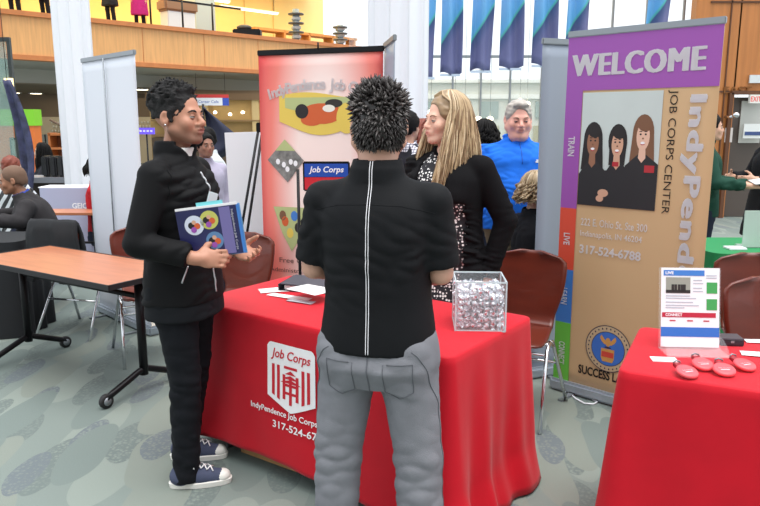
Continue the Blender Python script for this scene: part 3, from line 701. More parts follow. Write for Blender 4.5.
[btext(q, 'IndyPendence', .875+dz, .49+dx, .125, .64, ww, WH, turn=1, bold=.0, space=1.10, y=-.002-.0002*k_) for k_, (dx, dz) in enumerate(((-.005, 0), (-.0025, .004), (0, 0), (.0025, -.004), (.005, 0)))]
bprint(wt, ww, WH, 'vertical_lettering', WPR, q); q = MB()
btext(q, '222 E. Ohio St. Ste 300', .40, .51, .47, .021, ww, WH, bold=.006)
btext(q, 'Indianapolis, IN 46204', .385, .545, .44, .022, ww, WH, bold=.006)
btext(q, '317-524-6788', .385, .588, .44, .026, ww, WH, bold=.03)
bprint(wt, ww, WH, 'address_lettering', WPR, q)
q = MB(); btext(q, 'JOB CORPS CENTER', .735, .31, .062, .315, ww, WH, turn=1, bold=-.004); bprint(wt, ww, WH, 'center_lettering', BKP, q); q = MB(); btext(q, 'SUCCESS LASTS A LIFETIME', .56, .945, .72, .027, ww, WH, bold=.03); bprint(wt, ww, WH, 'slogan_lettering', BKP, q)
# printed photograph of three women
SK1 = mat('print_skin_a', (150, 104, 80), .6); SK2 = mat('print_skin_b', (206, 160, 134), .6); SK3 = mat('print_skin_c', (224, 182, 160), .6)
HB = mat('print_hair_black', (30, 24, 26), .6); HBR = mat('print_hair_brown', (120, 82, 58), .6); PBG = mat('print_backdrop', (196, 206, 204), .6, noise=.05, nscale=3); PCL = mat('print_black_shirt', (36, 34, 38), .6); PRD = mat('print_red_mark', (176, 40, 50), .6)
PIC = [.13, .153, .675, .462]
def pc(x, z): return (PIC[0]+(PIC[2]-PIC[0])*x, PIC[1]+(PIC[3]-PIC[1])*z)
def pell(q, m_, x, z, rx, rz, y, n=20):
    q.use(m_); pts = [pc(x+rx*math.cos(2*PI*k/n), z+rz*math.sin(2*PI*k/n)) for k in range(n)]; q.add([(p[0], y, p[1]) for p in pts], [tuple(range(n))])
def ppoly(q, m_, P, y):
    q.use(m_); q.add([(pc(*p)[0], y, pc(*p)[1]) for p in P], [tuple(range(len(P)))])
q = MB(); ppoly(q, PBG, [(0, 0), (1, 0), (1, 1), (0, 1)], -.0005)
q.use(PBG)
for (cx, cz, s, sk, hr, seed) in ((.17, .42, 1.0, SK1, HB, 1), (.49, .43, .95, SK2, HB, 2), (.80, .36, 1.02, SK3, HBR, 3)):
    pell(q, hr, cx, cz-.01, .125*s, .155*s, -.0010); ppoly(q, hr, [(cx-.125*s, cz), (cx+.125*s, cz), (cx+.15*s, cz+.26), (cx-.15*s, cz+.26)] if seed != 2 else [(cx-.1, cz), (cx+.12, cz), (cx+.1, cz+.2), (cx-.1, cz+.2)], -.0012)
    ppoly(q, PCL, [(cx-.05, cz+.17), (cx+.05, cz+.17), (cx+.19, cz+.27), (cx+.2, 1), (cx-.2 if cx > .25 else 0.0, 1), (cx-.17 if cx > .25 else .0, cz+.3)] if cx < .7 else [(cx-.05, cz+.17), (cx+.05, cz+.17), (1, cz+.25), (1, 1), (cx-.2, 1), (cx-.2, cz+.27)], -.0014)
    ppoly(q, sk, [(cx-.035, cz+.08), (cx+.035, cz+.08), (cx+.045, cz+.2), (cx, cz+.24), (cx-.045, cz+.2)], -.0016)
    pell(q, sk, cx, cz+.02, .078*s, .115*s, -.0018)
    pell(q, hr, cx+.02, cz-.075, .085*s, .05*s, -.0020)
    for e in (-1, 1): pell(q, HB, cx+e*.03*s, cz, .013, .008, -.0022, 10); pell(q, HB, cx+e*.03*s, cz-.024, .02, .004, -.0022, 10)
    pell(q, WPR, cx, cz+.072, .026*s, .011*s, -.0022, 12); pell(q, PRD, cx, cz+.085, .024*s, .006, -.0021, 12); pell(q, HBR, cx, cz+.035, .012, .008, -.0021, 10)
ppoly(q, PCL, [(.3, .68), (.72, .66), (.7, 1), (.3, 1)], -.0022)
pell(q, SK2, .34, .88, .07, .035, -.0024); pell(q, SK2, .30, .93, .05, .03, -.0024); ppoly(q, PRD, [(.44, .60), (.52, .60), (.52, .64), (.44, .64)], -.0026); ppoly(q, PRD, [(.84, .62), (.96, .62), (.96, .68), (.84, .68)], -.0026)
bprint(wt, ww, WH, 'printed_photo', None, q)
# seal
SC = (.415, .865); AS = ww/(WH-.06)
def sell(q, m_, x, z, rx, rz, y, n=28, a0=0, a1=2*PI):
    q.use(m_); pts = [(SC[0]+(x+rx*math.cos(a0+(a1-a0)*k/n))/ww, SC[1]-(z+rz*math.sin(a0+(a1-a0)*k/n))/(WH-.06)) for k in range(n)]; q.add([(p[0], y, p[1]) for p in pts], [tuple(range(n))])
NAV = mat('seal_line', (52, 48, 70), .6); SBL = mat('seal_blue', (60, 110, 196), .6); GOLD = mat('seal_gold', (206, 150, 80), .6); SRD = mat('seal_red', (206, 72, 56), .6)
q = MB(); R0 = .138
sell(q, NAV, 0, 0, R0, R0, -.0008, 48); sell(q, mat('seal_ring', (196, 172, 138), .6), 0, 0, R0-.005, R0-.005, -.0012, 48); sell(q, NAV, 0, 0, .102, .102, -.0016, 40); sell(q, SBL, 0, 0, .098, .098, -.002, 40)
for s in (-1, 1):
    q.use(GOLD); q.add([(SC[0]+x/ww, -.0024, SC[1]-z/(WH-.06)) for x, z in ((0, .028), (s*.018, .05), (s*.042, .078), (s*.05, .06), (s*.04, .04), (s*.02, .024))], [tuple(range(6))])
sell(q, GOLD, 0, .04, .016, .026, -.0028, 16); sell(q, NAV, 0, .008, .02, .006, -.0026, 12)
q.use(GOLD); q.add([(SC[0]+x/ww, -.0024, SC[1]-z/(WH-.06)) for x, z in ((-.04, 0), (.04, 0), (.04, -.055), (.03, -.078), (-.03, -.078), (-.04, -.055))], [tuple(range(6))])
q.use(SRD); q.add([(SC[0]+x/ww, -.0028, SC[1]-z/(WH-.06)) for x, z in ((-.036, -.018), (.036, -.018), (.036, -.05), (-.036, -.05))], [(0, 1, 2, 3)])
for k in range(30):
    a = 2*PI*k/30; sell(q, NAV, .119*math.cos(a), .119*math.sin(a), .0045, .006, -.0026, 6)
bprint(wt, ww, WH, 'round_seal', None, q)
q = MB(); rect(q, .70, .815, .80, .86, -.001, 2); bprint(wt, ww, WH, 'small_logo_block', mat('violet_print', (84, 74, 160), .6), q)

GRB = mat('grey_banner_back', (150, 160, 176), .5)
banner('grey_banner', (.95, 4.24), (1.66, 4.52), 2.06, 'plain blue-grey banner back just left of the tall WELCOME banner', GRB)
banner('grey_side_banner', (.03, 4.60), (.085, 4.16), 2.07, 'narrow grey banner seen edge-on at the right end of the red banner', GRB)
wa = at(82, 62, 5.85); wb = at(135, 58, 5.15); WBM = mat('white_banner_back', (222, 226, 236), .55)
bt, bw = banner('blank_banner', (wa.x, 5.85), (wb.x, 5.15), 2.085, 'tall blank white banner back standing left of the man in the black jacket', WBM)
q = MB(); q.tube([(-.02, -.03, .06), (-.02, -.022, 2.085)], .006, 8); q.build('seam_pole', GREYM, bt)

# red banner: printed radial fade from red borders to a pale centre
def red_print():
    m = bpy.data.materials.new('red_banner_print'); m.use_nodes = True; N = m.node_tree.nodes; L = m.node_tree.links; b = N['Principled BSDF']; b.inputs['Roughness'].default_value = .45
    tc = N.new('ShaderNodeTexCoord'); mp = N.new('ShaderNodeMapping'); mp.inputs['Scale'].default_value = (1.9, 0, .55); mp.inputs['Location'].default_value = (-.05, 0, -1.2*.55)
    gr = N.new('ShaderNodeTexGradient'); gr.gradient_type = 'SPHERICAL'; L.new(tc.outputs['Object'], mp.inputs['Vector']); L.new(mp.outputs['Vector'], gr.inputs['Vector'])
    r = N.new('ShaderNodeValToRGB'); L.new(gr.outputs['Fac'], r.inputs['Fac']); e = r.color_ramp.elements
    e[0].position = 0; e[0].color = lin((226, 58, 62))+(1,); e[1].position = .62; e[1].color = lin((250, 226, 220))+(1,); q = e.new(.25); q.color = lin((238, 130, 118))+(1,)
    L.new(r.outputs['Color'], b.inputs['Base Color']); return m
RH = 2.05; rt, rw = banner('red_banner', (-.815, 4.86), (.02, 4.56), RH, 'red and white banner with arched lettering behind the spiky-haired person', red_print())
q = MB(); H = RH-.06
word = 'IndyPendence Job Corps'; tw = 0
for i, ch in enumerate(word):
    if ch == ' ': continue
    u = (i+.5)/len(word); vs, fs = text_verts(ch, .092, .004, 1.0, 0, thick=.0006); a = -(u-.5)*.55
    cx = .07+.88*u; cz = .10+.035*(2*(u-.5))**2
    q.add([(cx+(v.x*math.cos(a)-v.z*math.sin(a))/rw, -.0015, cz-(v.x*math.sin(a)+v.z*math.cos(a))/H) for v in vs], fs)
bprint(rt, rw, RH, 'arched_lettering', mat('silver_print', (232, 226, 228), .5), q)
YEL = mat('print_yellow', (226, 196, 88), .6); PGR = mat('print_olive', (180, 188, 130), .6); ORG = mat('print_orange_vest', (206, 92, 44), .6); GRY = mat('print_grey', (120, 118, 116), .6, noise=.5, nscale=25)
q = MB(); N_ = 24
def band(m_, x0, x1, zt, zb, y): 
    q.use(m_); q.grid(lambda u, v: (x0+(x1-x0)*u, y, zb(u)+(zt(u)-zb(u))*v), N_, 4, False)
band(YEL, .17, 1, lambda u: .135-.01*math.sin(u*6), lambda u: .235+.03*math.sin(u*5-.5), -.0008)
band(PGR, .22, .95, lambda u: .142, lambda u: .175+.01*math.sin(u*9), -.0014)
def rell(m_, x, z, rx, rz, y, n=18): q.use(m_); q.add([(x+rx*math.cos(2*PI*k/n), y, z+rz*math.sin(2*PI*k/n)) for k in range(n)], [tuple(range(n))])
rell(ORG, .52, .195, .17, .034, -.0018); rell(ORG, .44, .215, .09, .02, -.0018); rell(HB, .36, .187, .055, .024, -.0022); rell(BKP, .62, .162, .07, .014, -.0022); rell(mat('print_white', (236, 230, 220), .6), .58, .178, .05, .012, -.0024); rell(YEL, .72, .21, .08, .05, -.0019)
q.use(GRY); q.add([(x, -.001, z) for x, z in ((.06, .35), (.21, .28), (.37, .35), (.23, .425))], [(0, 1, 2, 3)])
q.use(PGR); q.add([(x, -.0014, z) for x, z in ((.13, .318), (.21, .28), (.30, .318))], [(0, 1, 2)])
for x, z in ((.15, .355), (.2, .365), (.26, .355), (.23, .38), (.3, .36)): rell(WPR, x, z, .018, .01, -.0018, 10)
q.use(PGR); q.add([(x, -.001, z) for x, z in ((.1, .51), (.4, .51), (.32, .62), (.25, .665), (.17, .60))], [tuple(range(5))])
for x, z, m_ in ((.2, .56, ORG), (.28, .54, BLU), (.31, .58, BKP), (.24, .60, YEL), (.18, .54, HBR)): rell(m_, x, z, .03, .018, -.0016, 10)
bprint(rt, rw, RH, 'printed_photos', None, q)
q = MB(); PGT = mat('brown_print', (110, 84, 78), .6)
btext(q, 'Free Career Training', .45, .70, .62, .022, rw, RH); btext(q, 'Administration of the Program', .45, .735, .80, .02, rw, RH); btext(q, 'U.S. Department of Labor', .45, .77, .55, .02, rw, RH); bprint(rt, rw, RH, 'small_lettering', PGT, q)
q = MB(); q.tube([(-.0, -.01, RH+.02), (0, -.01, RH+.065)], .006, 6); q.build('hook', BLACKM, rt)

# black framed sign on a slim pole
st = thing('framed_sign', 'black framed blue and red sign on a slim pole in front of the red banner', 'sign', (at(300, 270, 4.05).x, 4.05, 0), 0)
m = MB(); m.tube([(0, 0, .01), (0, 0, 1.34)], .009, 8); m.build('pole', BLACKM, st)
m = MB(); m.lathe([(.13, 0), (.13, .01), (.02, .02)]); m.build('base_plate', BLACKM, st)
m = MB(); m.box((.165, -.01, 1.30), (.27, .018, .17), bev=.006); m.build('frame', BLACKM, st)
m = MB(); m.use(mat('sign_blue', (28, 74, 170), .4)).box((.165, -.0205, 1.335), (.25, .003, .075)); m.use(mat('sign_red', (200, 36, 50), .4)).box((.165, -.0205, 1.26), (.25, .003, .07)); m.build('sign_face', None, st)
m = MB(); put_text(m, 'Job Corps', (.165, 1.335), .20, .045, y=-.0225, shear=.2, bold=.02); m.build('lettering', WPR, st)

# flip-chart easel
e = thing('easel', 'black tripod easel holding a white board left of the red banner', 'easel', (at(262, 200, 5.25).x, 5.22, 0), 0)
for x0, y0, x1, y1 in ((0, 0, -.30, -.15), (.03, 0, -.24, -.12), (.02, .02, .34, .0)):
    m = MB(); m.tube([(x0, y0, 1.58), (x1, y1, .0)], .010, 8); m.build('leg', BLACKM, e)
m = MB(); m.box((.01, .01, 1.57), (.06, .05, .07), bev=.005); m.build('hinge', BLACKM, e)
m = MB(); m.box((.03, .09, .725), (.6, .10, .02)); m.build('ledge', BLACKM, e)
m = MB(); m.box((0, 0, 0), (.66, .012, .80), Matrix.Rotation(-.03, 3, 'Y'), bev=.002); o = m.build('white_board', mat('board_white', (232, 234, 240), .4)); o.location = (at(262, 200, 5.36).x+.075, 5.36, 1.14); tag(o, 'large white board resting on the black easel', 'board')

# ================================================================ THINGS ON THE RED TABLES
TOPZ = .757
def paper(px, py, w_, d_, rz, label, name='paper_sheet', cat='paper', m_=None, z=0, th=.0012, group=None):
    p = on(px, py, TOPZ+z); m = MB(); m.grid(lambda u, v: ((u-.5)*w_, (v-.5)*d_, .0015*math.sin(u*3+v*5)+.0015), 6, 6); o = m.build(name, m_ or WHITE); solidify(o, th); o.location = (p.x, p.y, TOPZ+z+.0015); o.rotation_euler = (0, 0, rz); return tag(o, label, cat, group)
PAP = mat('paper', (236, 234, 234), .6)
paper(275, 290.5, .16, .10, .3, 'loose white sheet left of the black binder', m_=PAP)
paper(289, 297.5, .24, .06, -.55, 'white leaflet sticking out under the front of the black binder', m_=PAP)
bn = thing('ring_binder', 'black ring binder lying on the red tablecloth by the person in grey jeans', 'binder', on(300, 290.5, TOPZ)+Vector((.05, .06, 0)), -.25)
m = MB(); m.box((0, 0, .004), (.27, .22, .004)); m.build('cover', mat('binder_black', (40, 42, 50), .45), bn)
m = MB(); m.box((.01, 0, .034), (.27, .22, .004), Matrix.Rotation(.04, 3, 'Y')); m.build('cover', mat('binder_black2', (60, 64, 76), .45), bn)
m = MB(); m.box((-.134, 0, .02), (.005, .22, .035)); m.build('spine', MATS['binder_black'], bn)
m = MB(); m.box((.01, .004, .018), (.235, .2, .02)); m.build('page_block', PAP, bn)
paper(311, 290, .20, .15, -.7, 'white sheet lying on top of the black binder', m_=PAP, z=.047)
paper(301, 302, .14, .05, -.5, 'small grey card tucked against the binder', 'card', 'card', mat('card_grey', (170, 172, 180), .5), z=.001)

# clear box full of silver sweets
bx = on(481, 325, TOPZ); bp = Vector(((on(457, 331, TOPZ).x+on(505, 330, TOPZ).x)/2, on(480, 331, TOPZ).y+.10, TOPZ)); s_ = .205
cb = thing('candy_box', 'clear acrylic cube full of silver wrapped sweets on the red table', 'box', bp, -.05)
h_ = s_/2
for nm, c, d in (('bottom_panel', (0, 0, .003), (s_, s_, .005)), ('side_panel', (0, -h_, h_), (s_, .004, s_)), ('side_panel', (0, h_, h_), (s_, .004, s_)), ('side_panel', (-h_, 0, h_), (.004, s_, s_)), ('side_panel', (h_, 0, h_), (.004, s_, s_))):
    m = MB(); m.box(c, d); m.build(nm, ACR, cb)
for i in (-1, 1):
    for j in (-1, 1):
        m = MB(); m.box((i*h_, j*h_, h_), (.006, .006, s_)); m.build('edge', ACE, cb)
        m = MB(); m.box((0, i*h_, h_+j*h_), (s_, .006, .006)) if 1 else 0; m.build('edge', ACE, cb)
        m = MB(); m.box((i*h_, 0, h_+j*h_), (.006, s_, .006)); m.build('edge', ACE, cb)
FOIL = mat('silver_foil', (236, 238, 244), .25, .75, bump=.5, bscale=160); FOILR = mat('foil_red_print', (200, 60, 70), .4, .3)
def candy_mesh(seed):
    r = random.Random(seed); m = MB(); m.use(FOIL)
    n = 10; vs = []; fs = []
    for i in range(7):
        z = (i/6-.5)*.024; rr = .0105*math.sqrt(max(.04, 1-(2*(i/6-.5))**2*.75))
        for k in range(n):
            a = 2*PI*k/n; q = rr*(1+r.uniform(-.16, .16)); vs.append((q*math.cos(a), q*math.sin(a), z))
    for i in range(6):
        for k in range(n): fs.append((i*n+k, i*n+(k+1) % n, (i+1)*n+(k+1) % n, (i+1)*n+k))
    m.add(vs, fs)
    for s in (-1, 1):                                # twisted wrapper ends
        vs = []; n2 = 9
        for j in range(3):
            for k in range(n2):
                a = 2*PI*k/n2; q = (.003, .007, .0125)[j]*(1+r.uniform(-.25, .25)*(j > 0)); vs.append((q*math.cos(a), q*math.sin(a)*.6, s*(.011+.005*j)+(.0025*(k % 2) if j else 0)))
        fs = [(j*n2+k, j*n2+(k+1) % n2, (j+1)*n2+(k+1) % n2, (j+1)*n2+k) for j in range(2) for k in range(n2)]; m.add(vs, fs)
    m.use(FOILR).ell((0, -.0075, 0), (.006, .004, .007), n=8)
    return m.mesh('wrapped_candy')
cms = [candy_mesh(i) for i in range(5)]; rnd = random.Random(5); k = 0
nz_ = 7
for iz in range(nz_):
    for ix in range(7):
        for iy in range(7):
            if 1 < ix < 5 and 1 < iy < 5 and iz < nz_-2: continue
            if iz == nz_-1 and rnd.random() < .35: continue
            o = bpy.data.objects.new('wrapped_candy', cms[k % 5]); C.objects.link(o); k += 1
            p = Vector(((ix-3)*.0265+rnd.uniform(-.003, .003), (iy-3)*.0265+rnd.uniform(-.003, .003), .0195+iz*.0235+rnd.uniform(-.002, .002)))
            o.location = bp+Matrix.Rotation(-.05, 3, 'Z') @ p; o.rotation_euler = (rnd.uniform(0, 6), rnd.uniform(0, 6), rnd.uniform(0, 6))
            tag(o, 'silver foil wrapped sweet inside the clear acrylic cube', 'sweet', 'silver sweets in the clear box')

# right-hand table
hp = on(689, 349, TOPZ); HT = math.radians(-4)
hd = thing('flyer_holder', 'slanted clear acrylic holder with a blue and red flyer on the right red table', 'sign holder', (hp.x, hp.y, TOPZ), HT)
TL_ = math.radians(-11); HWd, HHt = .215, .30
TM = Matrix.Rotation(TL_, 4, 'X')
def hpart(name, m_, mb):
    q = MB(); q.mats = mb.mats; q.v = [tuple(TM @ Vector(v)) for v in mb.v]; q.f = mb.f; q.m = mb.m; q.sm = mb.sm; return q.build(name, m_, hd)
m = MB(); m.box((0, -.001, HHt/2+.004), (HWd+.012, .004, HHt+.01)); hpart('front_panel', ACR, m)
m = MB(); m.box((0, -.05, .003), (HWd+.01, .115, .004)); m.build('base_panel', ACR, hd)
m = MB(); m.grid(lambda u, v: ((u-.5)*(HWd+.01), -.105+.10*v+.0, .004+.045*math.sin(v*PI*.5)), 4, 8); o = m.build('curved_lip', ACR, hd)
m = MB(); m.box((0, -.006, HHt/2+.008), (HWd, .002, HHt)); hpart('flyer', mat('flyer_white', (236, 236, 240), .5), m)
def hr(m, mt, x0, z0, x1, z1, y=-.0078): m.use(mt).box(((x0+x1)/2*HWd, y, (z0+z1)/2*HHt+.008), ((x1-x0)*HWd, .0008, (z1-z0)*HHt))
m = MB(); hr(m, BLU, -.46, .90, .24, .97); hr(m, mat('flyer_blue', (50, 110, 196), .5), -.5, .13, .5, .25)
hr(m, mat('flyer_photo_sky', (148, 150, 140), .6), -.42, .68, .0, .88)
for x in (-.3, -.25, -.19, -.14, -.1): hr(m, BKP, x-.025, .70, x+.02, .79, -.0084)
hr(m, BKP, -.42, .68, 0, .72, -.0084); hr(m, mat('flyer_red', (184, 30, 60), .5), -.48, .375, .44, .435); hr(m, mat('flyer_green', (64, 160, 84), .5), .28, .68, .46, .82); hr(m, MATS['flyer_green'], .28, .47, .46, .61)
for x in (-.3, 0, .28): hr(m, MATS['flyer_red'], x-.05, .325, x+.05, .34)
LGY = mat('flyer_text', (180, 186, 198), .6)
for i, (x0, x1, z) in enumerate(((.05, .2, .84), (.05, .22, .80), (.05, .2, .74), (.05, .22, .70), (-.42, 0, .64), (-.42, .1, .61), (-.42, .05, .56), (-.42, .15, .52), (-.42, -.1, .49), (.27, .45, .9), (.27, .45, .87))): hr(m, LGY, x0, z, x1, z+.012)
hpart('flyer_print', None, m)
m = MB(); put_text(m, 'LIVE', (-.36*HWd, .935*HHt+.008), .030, .011, y=-.0088, bold=.03); put_text(m, 'CONNECT', (-.28*HWd, .405*HHt+.008), .062, .011, y=-.0088, bold=.03); hpart('flyer_lettering', WPR, m)
m = MB(); put_text(m, 'a smart business to reach', (.0, .935*HHt+.008), .10, .006, y=-.0088); hpart('flyer_subtitle', WPR, m) if 0 else None
# badge reels
RP = mat('coral_plastic', (232, 84, 92), .35); DR = mat('deep_red_plastic', (150, 24, 38), .4)
proto = None
for i, (px, py) in enumerate(((687, 373, ), (703, 365.5), (724, 371), (744.5, 366))):
    p = on(px, py, TOPZ+.014)
    if proto is None:
        t = thing('round_clip', '', 'clip', p, 0, 'round red promotional clips'); R_ = Matrix.Rotation(.0, 3, 'X')
        m = MB(); m.lathe([(.034, -.006), (.037, -.002), (.037, .002), (.034, .006), (.03, .007)], (0, 0, 0), 32); m.build('disc', RP, t)
        m = MB(); m.box((0, .035, -.006), (.03, .03, .012), bev=.003); m.tube([(-.014, .05, -.004), (.014, .05, -.004)], .006, 8); m.build('clip_jaw', DR, t)
        m = MB(); m.tube([(-.014, .055, .002), (.0, .06, .006), (.014, .055, .002)], .003, 6); m.build('spring', GREYM, t)
        m = MB(); vs, fs = fit_text('Job Corps', .040, .008); m.add([(v.x, v.z, .0076) for v in vs], fs); m.box((0, -.009, .0073), (.03, .002, .0006)); m.build('lettering', WPR, t); proto = t
    else: t = copy_tree(proto)
    t.location = (p.x, p.y, TOPZ+.0185); t.rotation_euler = (math.radians(15), 0, (.3, .1, -.1, .35)[i]); t['label'] = ['round coral red clip nearest the white business card', 'round coral red clip farthest from the table edge, second from left', 'round coral red clip third from the left, at the front', 'rightmost of the four round coral red clips'][i]
p = on(664, 360, TOPZ); m = MB(); m.box((0, 0, 0), (.089, .05, .003)); o = m.build('business_card', PAP); o.location = (p.x, p.y, TOPZ+.002); o.rotation_euler = (0, 0, -.12); tag(o, 'white business card on the left front corner of the right red table', 'card')
m = MB()
for i in range(3): m.box((0, .012-.01*i, .0018), (.06-.015*i, .0022, .0004))
m.build('printed_lines', LGY, o)
t = thing('black_case', 'small flat black case beside the flyer holder', 'case', on(731, 345, TOPZ)+Vector((0, .02, 0)), -.12)
m = MB(); m.box((0, 0, .012), (.088, .075, .022), bev=.003); m.build('case_body', mat('case_black', (44, 46, 54), .35), t); m = MB(); m.box((0, 0, .0265), (.088, .075, .007), bev=.002); m.build('lid', mat('case_lid', (66, 68, 78), .35), t); m = MB(); m.box((.0, -.039, .018), (.012, .004, .008)); m.build('latch', GREYM, t)
paper(757, 342, .09, .05, -.2, 'white card behind the black case at the right edge', 'card', 'card', PAP)
paper(757, 355, .11, .06, -.35, 'white card in front of the black case at the right edge', 'card', 'card', PAP)
# cable on the floor beneath the banner
m = MB(); c0 = on(592, 402, .006); m.tube([c0+Vector((-.10, .16, 0)), c0+Vector((-.08, .05, 0)), c0+Vector((-.05, -.02, 0)), c0+Vector((.0, -.03, 0)), c0+Vector((.03, .0, 0)), c0+Vector((.01, .05, 0)), c0+Vector((0, .2, 0))], .005, 6); tag(m.build('white_cable', WHITE), 'loop of white cable on the floor by the base of the WELCOME banner', 'cable')
# ================================================================ BACKGROUND THINGS
# ---- left glass enclosure with a hanging scarf
b = MB(); b.box((at(6, 100, 9).x-1.0, 9, 1.3), (2.12, .015, 2.6)); w2 = struct(b.build('window_2', mat('green_glass', (150, 178, 172), .1, alpha=.45)))
b = MB(); x = at(14, 100, 9).x; b.box((x, 9, 1.3), (.04, .05, 2.6)); b.box((x-1, 9, 2.62), (2.04, .05, .05)); b.build('window_frame', mat('dark_frame', (60, 66, 66), .4, .4), w2)
p = at(12, 80, 8.4); m = MB(); DB = mat('patterned_blue', (58, 62, 92), .7, noise=.6, nscale=9)
def f(u, v):
    z = -v*1.42; xx = -.06+.12*math.sin(v*2.8)+(u-.5)*(.10+.08*math.sin(v*3.0)); return (xx+.06*v, .04*math.sin(u*6), z)
m.grid(f, 8, 24); o = m.build('hanging_banner', DB); solidify(o, .01); o.location = p; tag(o, 'dark blue patterned streamer hanging beside the glass panel', 'streamer')
m = MB(); m.tube([(-.06, 0, 0), (-.06, 0, 1.5)], .004, 5); m.build('cord', BLACKM, o)
m = MB(); m.box((0, 0, 0), (.10, .03, .14)); o = m.build('lantern', mat('lantern_glow', (255, 226, 160), emit=1.5)); o.location = at(9, 84, 8.95); tag(o, 'small lit square lamp behind the glass panel at far left', 'lamp')
# ---- orange kiosk
t = thing('kiosk', 'orange kiosk with a lime green top band at far left', 'kiosk', (at(8, 150, 15).x, 15.2, 0))
m = MB(); m.box((0, 0, .8), (1.15, .3, 1.5)); m.build('wall_panel', mat('kiosk_orange', (214, 112, 44), .5), t)
m = MB(); m.box((0, 0, 1.72), (1.2, .34, .34)); m.build('top_band', mat('lime_green', (126, 200, 40), .5), t)
m = MB(); m.box((.18, -.17, 1.0), (.28, .02, .6)); m.build('menu_frame', BLACKM, t); m = MB(); m.box((.18, -.185, 1.0), (.2, .01, .5)); m.build('menu_panel', mat('menu_grey', (110, 120, 110), .5), t)
m = MB(); m.tube([(0, 0, -.12), (0, 0, .2)], .05, 10); o = m.build('lit_tube', mat('tube_glow', (255, 225, 160), emit=3)); o.location = at(28, 152, 14); m = MB(); m.tube([(0, 0, -o.location.z+.005), (0, 0, -.12)], .03, 8); m.build('post', BLACKM, o); tag(o, 'upright glowing tube lamp beside the orange kiosk', 'lamp')
# ---- shop shelves
t = thing('wall_display', 'grey wall screen at the back of the shop', 'display', at(46, 142, 28.7)); m = MB(); m.box((0, 0, 0), (.8, .06, .6)); m.build('screen_panel', mat('screen_grey', (150, 160, 158), .4), t)
m = MB(); m.box((0, -.03, 0), (.04, .03, .6)); m.build('divider', BLACKM, t)
t = thing('display_shelf', 'orange wooden display shelf left of the white column', 'shelf', (at(70, 150, 13).x, 13, 0))
for z in (.35, .75, 1.15, 1.4): m = MB(); m.box((0, 0, z), (.6, .3, .04)); m.build('shelf', mat('shelf_orange', (176, 104, 52), .5), t)
for s in (-1, 1): m = MB(); m.box((s*.3, 0, .72), (.04, .3, 1.42)); m.build('side_panel', MATS['shelf_orange'], t)
m = MB(); m.box((0, .14, .72), (.6, .02, 1.4)); m.build('back_panel', mat('shelf_back', (140, 84, 50), .6), t)
# ---- counter with bins
t = thing('service_counter', 'long grey counter carrying black bins in the shop at left', 'counter', (at(56, 180, 9.4).x, 9.5, 0))
m = MB(); m.box((0, 0, .86), (1.5, .5, .07)); m.build('worktop', mat('counter_grey', (126, 128, 136), .5), t)
m = MB(); m.box((0, .05, .42), (1.4, .4, .82)); m.build('counter_base', mat('counter_dark', (60, 50, 46), .7), t)
for i, (px, wd) in enumerate(((48, .095), (56, .09), (63.5, .085), (71.5, .1))):
    p = at(px, 177, 9.4); m = MB(); m.box((0, 0, .14), (wd, .2, .27), bev=.02); m.box((0, -.102, .2), (wd*.6, .01, .02)); o = m.build('food_bin', mat('bin_black', (40, 40, 44), .4)); o.location = (p.x, 9.42, .897); tag(o, ['leftmost black bin on the grey counter', 'second black bin from the left on the grey counter', 'third black bin from the left on the grey counter', 'rightmost black bin on the grey counter, nearest the column'][i], 'bin', 'black bins on the counter')
for i, px in enumerate((43, 33, 27)):
    p = at(px, 176, 9.9); m = MB(); m.lathe([(.03, 0), (.035, .1), (.02, .14), (.012, .18)], n=12); o = m.build('bottle', mat('bottle_amber', (190, 120, 60), .3)); o.location = (p.x, 9.55, .9); tag(o, ['amber bottle next to the seated dark-haired woman', 'amber bottle left of the seated dark-haired woman', 'amber bottle nearest the glowing tube lamp'][i], 'bottle', 'amber bottles on the counter')
t = thing('lamp_arch', 'dark curved arch stand over the shop counter', 'stand', at(62, 150, 12)); m = MB(); m.tube([(-.16, 0, .5), (0, 0, .42), (.12, 0, .22), (.2, 0, -.15), (.22, 0, -1.2)], .02, 8); m.build('arch_tube', mat('arch_wood', (90, 66, 46), .6), t)
# ---- hanging signs
sg = thing('hanging_sign', 'red, white and blue sign hanging behind the man with curly hair', 'sign', at(211, 101, 22.9), .12)
m = MB(); m.box((0, 0, .15), (1.12, .03, .11)); m.build('red_strip', mat('sign_red2', (190, 50, 50), .5), sg)
m = MB(); m.box((-.1, 0, -.02), (.92, .03, .24)); m.build('white_panel', mat('sign_pale', (222, 226, 236), .5), sg); m = MB(); m.box((.46, 0, -.02), (.20, .03, .24)); m.build('blue_panel', mat('sign_blue2', (48, 76, 176), .5), sg)
m = MB(); put_text(m, 'Career Cafe', (-.08, -.02), .64, .09, y=-.018, bold=.01); m.build('lettering', mat('sign_ink', (110, 130, 190), .5), sg)
for s in (-1, 1): m = MB(); m.tube([(s*.45, 0, .2), (s*.45, 0, .87)], .006, 5); m.build('cord', BLACKM, sg)
sg = thing('purple_sign', 'small violet sign lit behind the white banner edge', 'sign', at(146, 131, 10)); m = MB(); m.box((0, 0, 0), (.24, .03, .09)); m.build('sign_panel', mat('violet_lit', (92, 70, 200), .4, emit=.7), sg)
m = MB(); put_text(m, 'Open Now', (0, 0), .18, .035, y=-.018, bold=.02); m.build('lettering', WPR, sg) if 0 else None
m = MB(); [m.box((x, -.018, 0), (.03, .004, .025)) for x in (-.07, -.02, .03, .08)]; m.build('lettering', WPR, sg)
m = MB(); m.tube([(0, .02, -1.48), (0, .02, -.03)], .012, 6); m.build('stand_pole', BLACKM, sg)
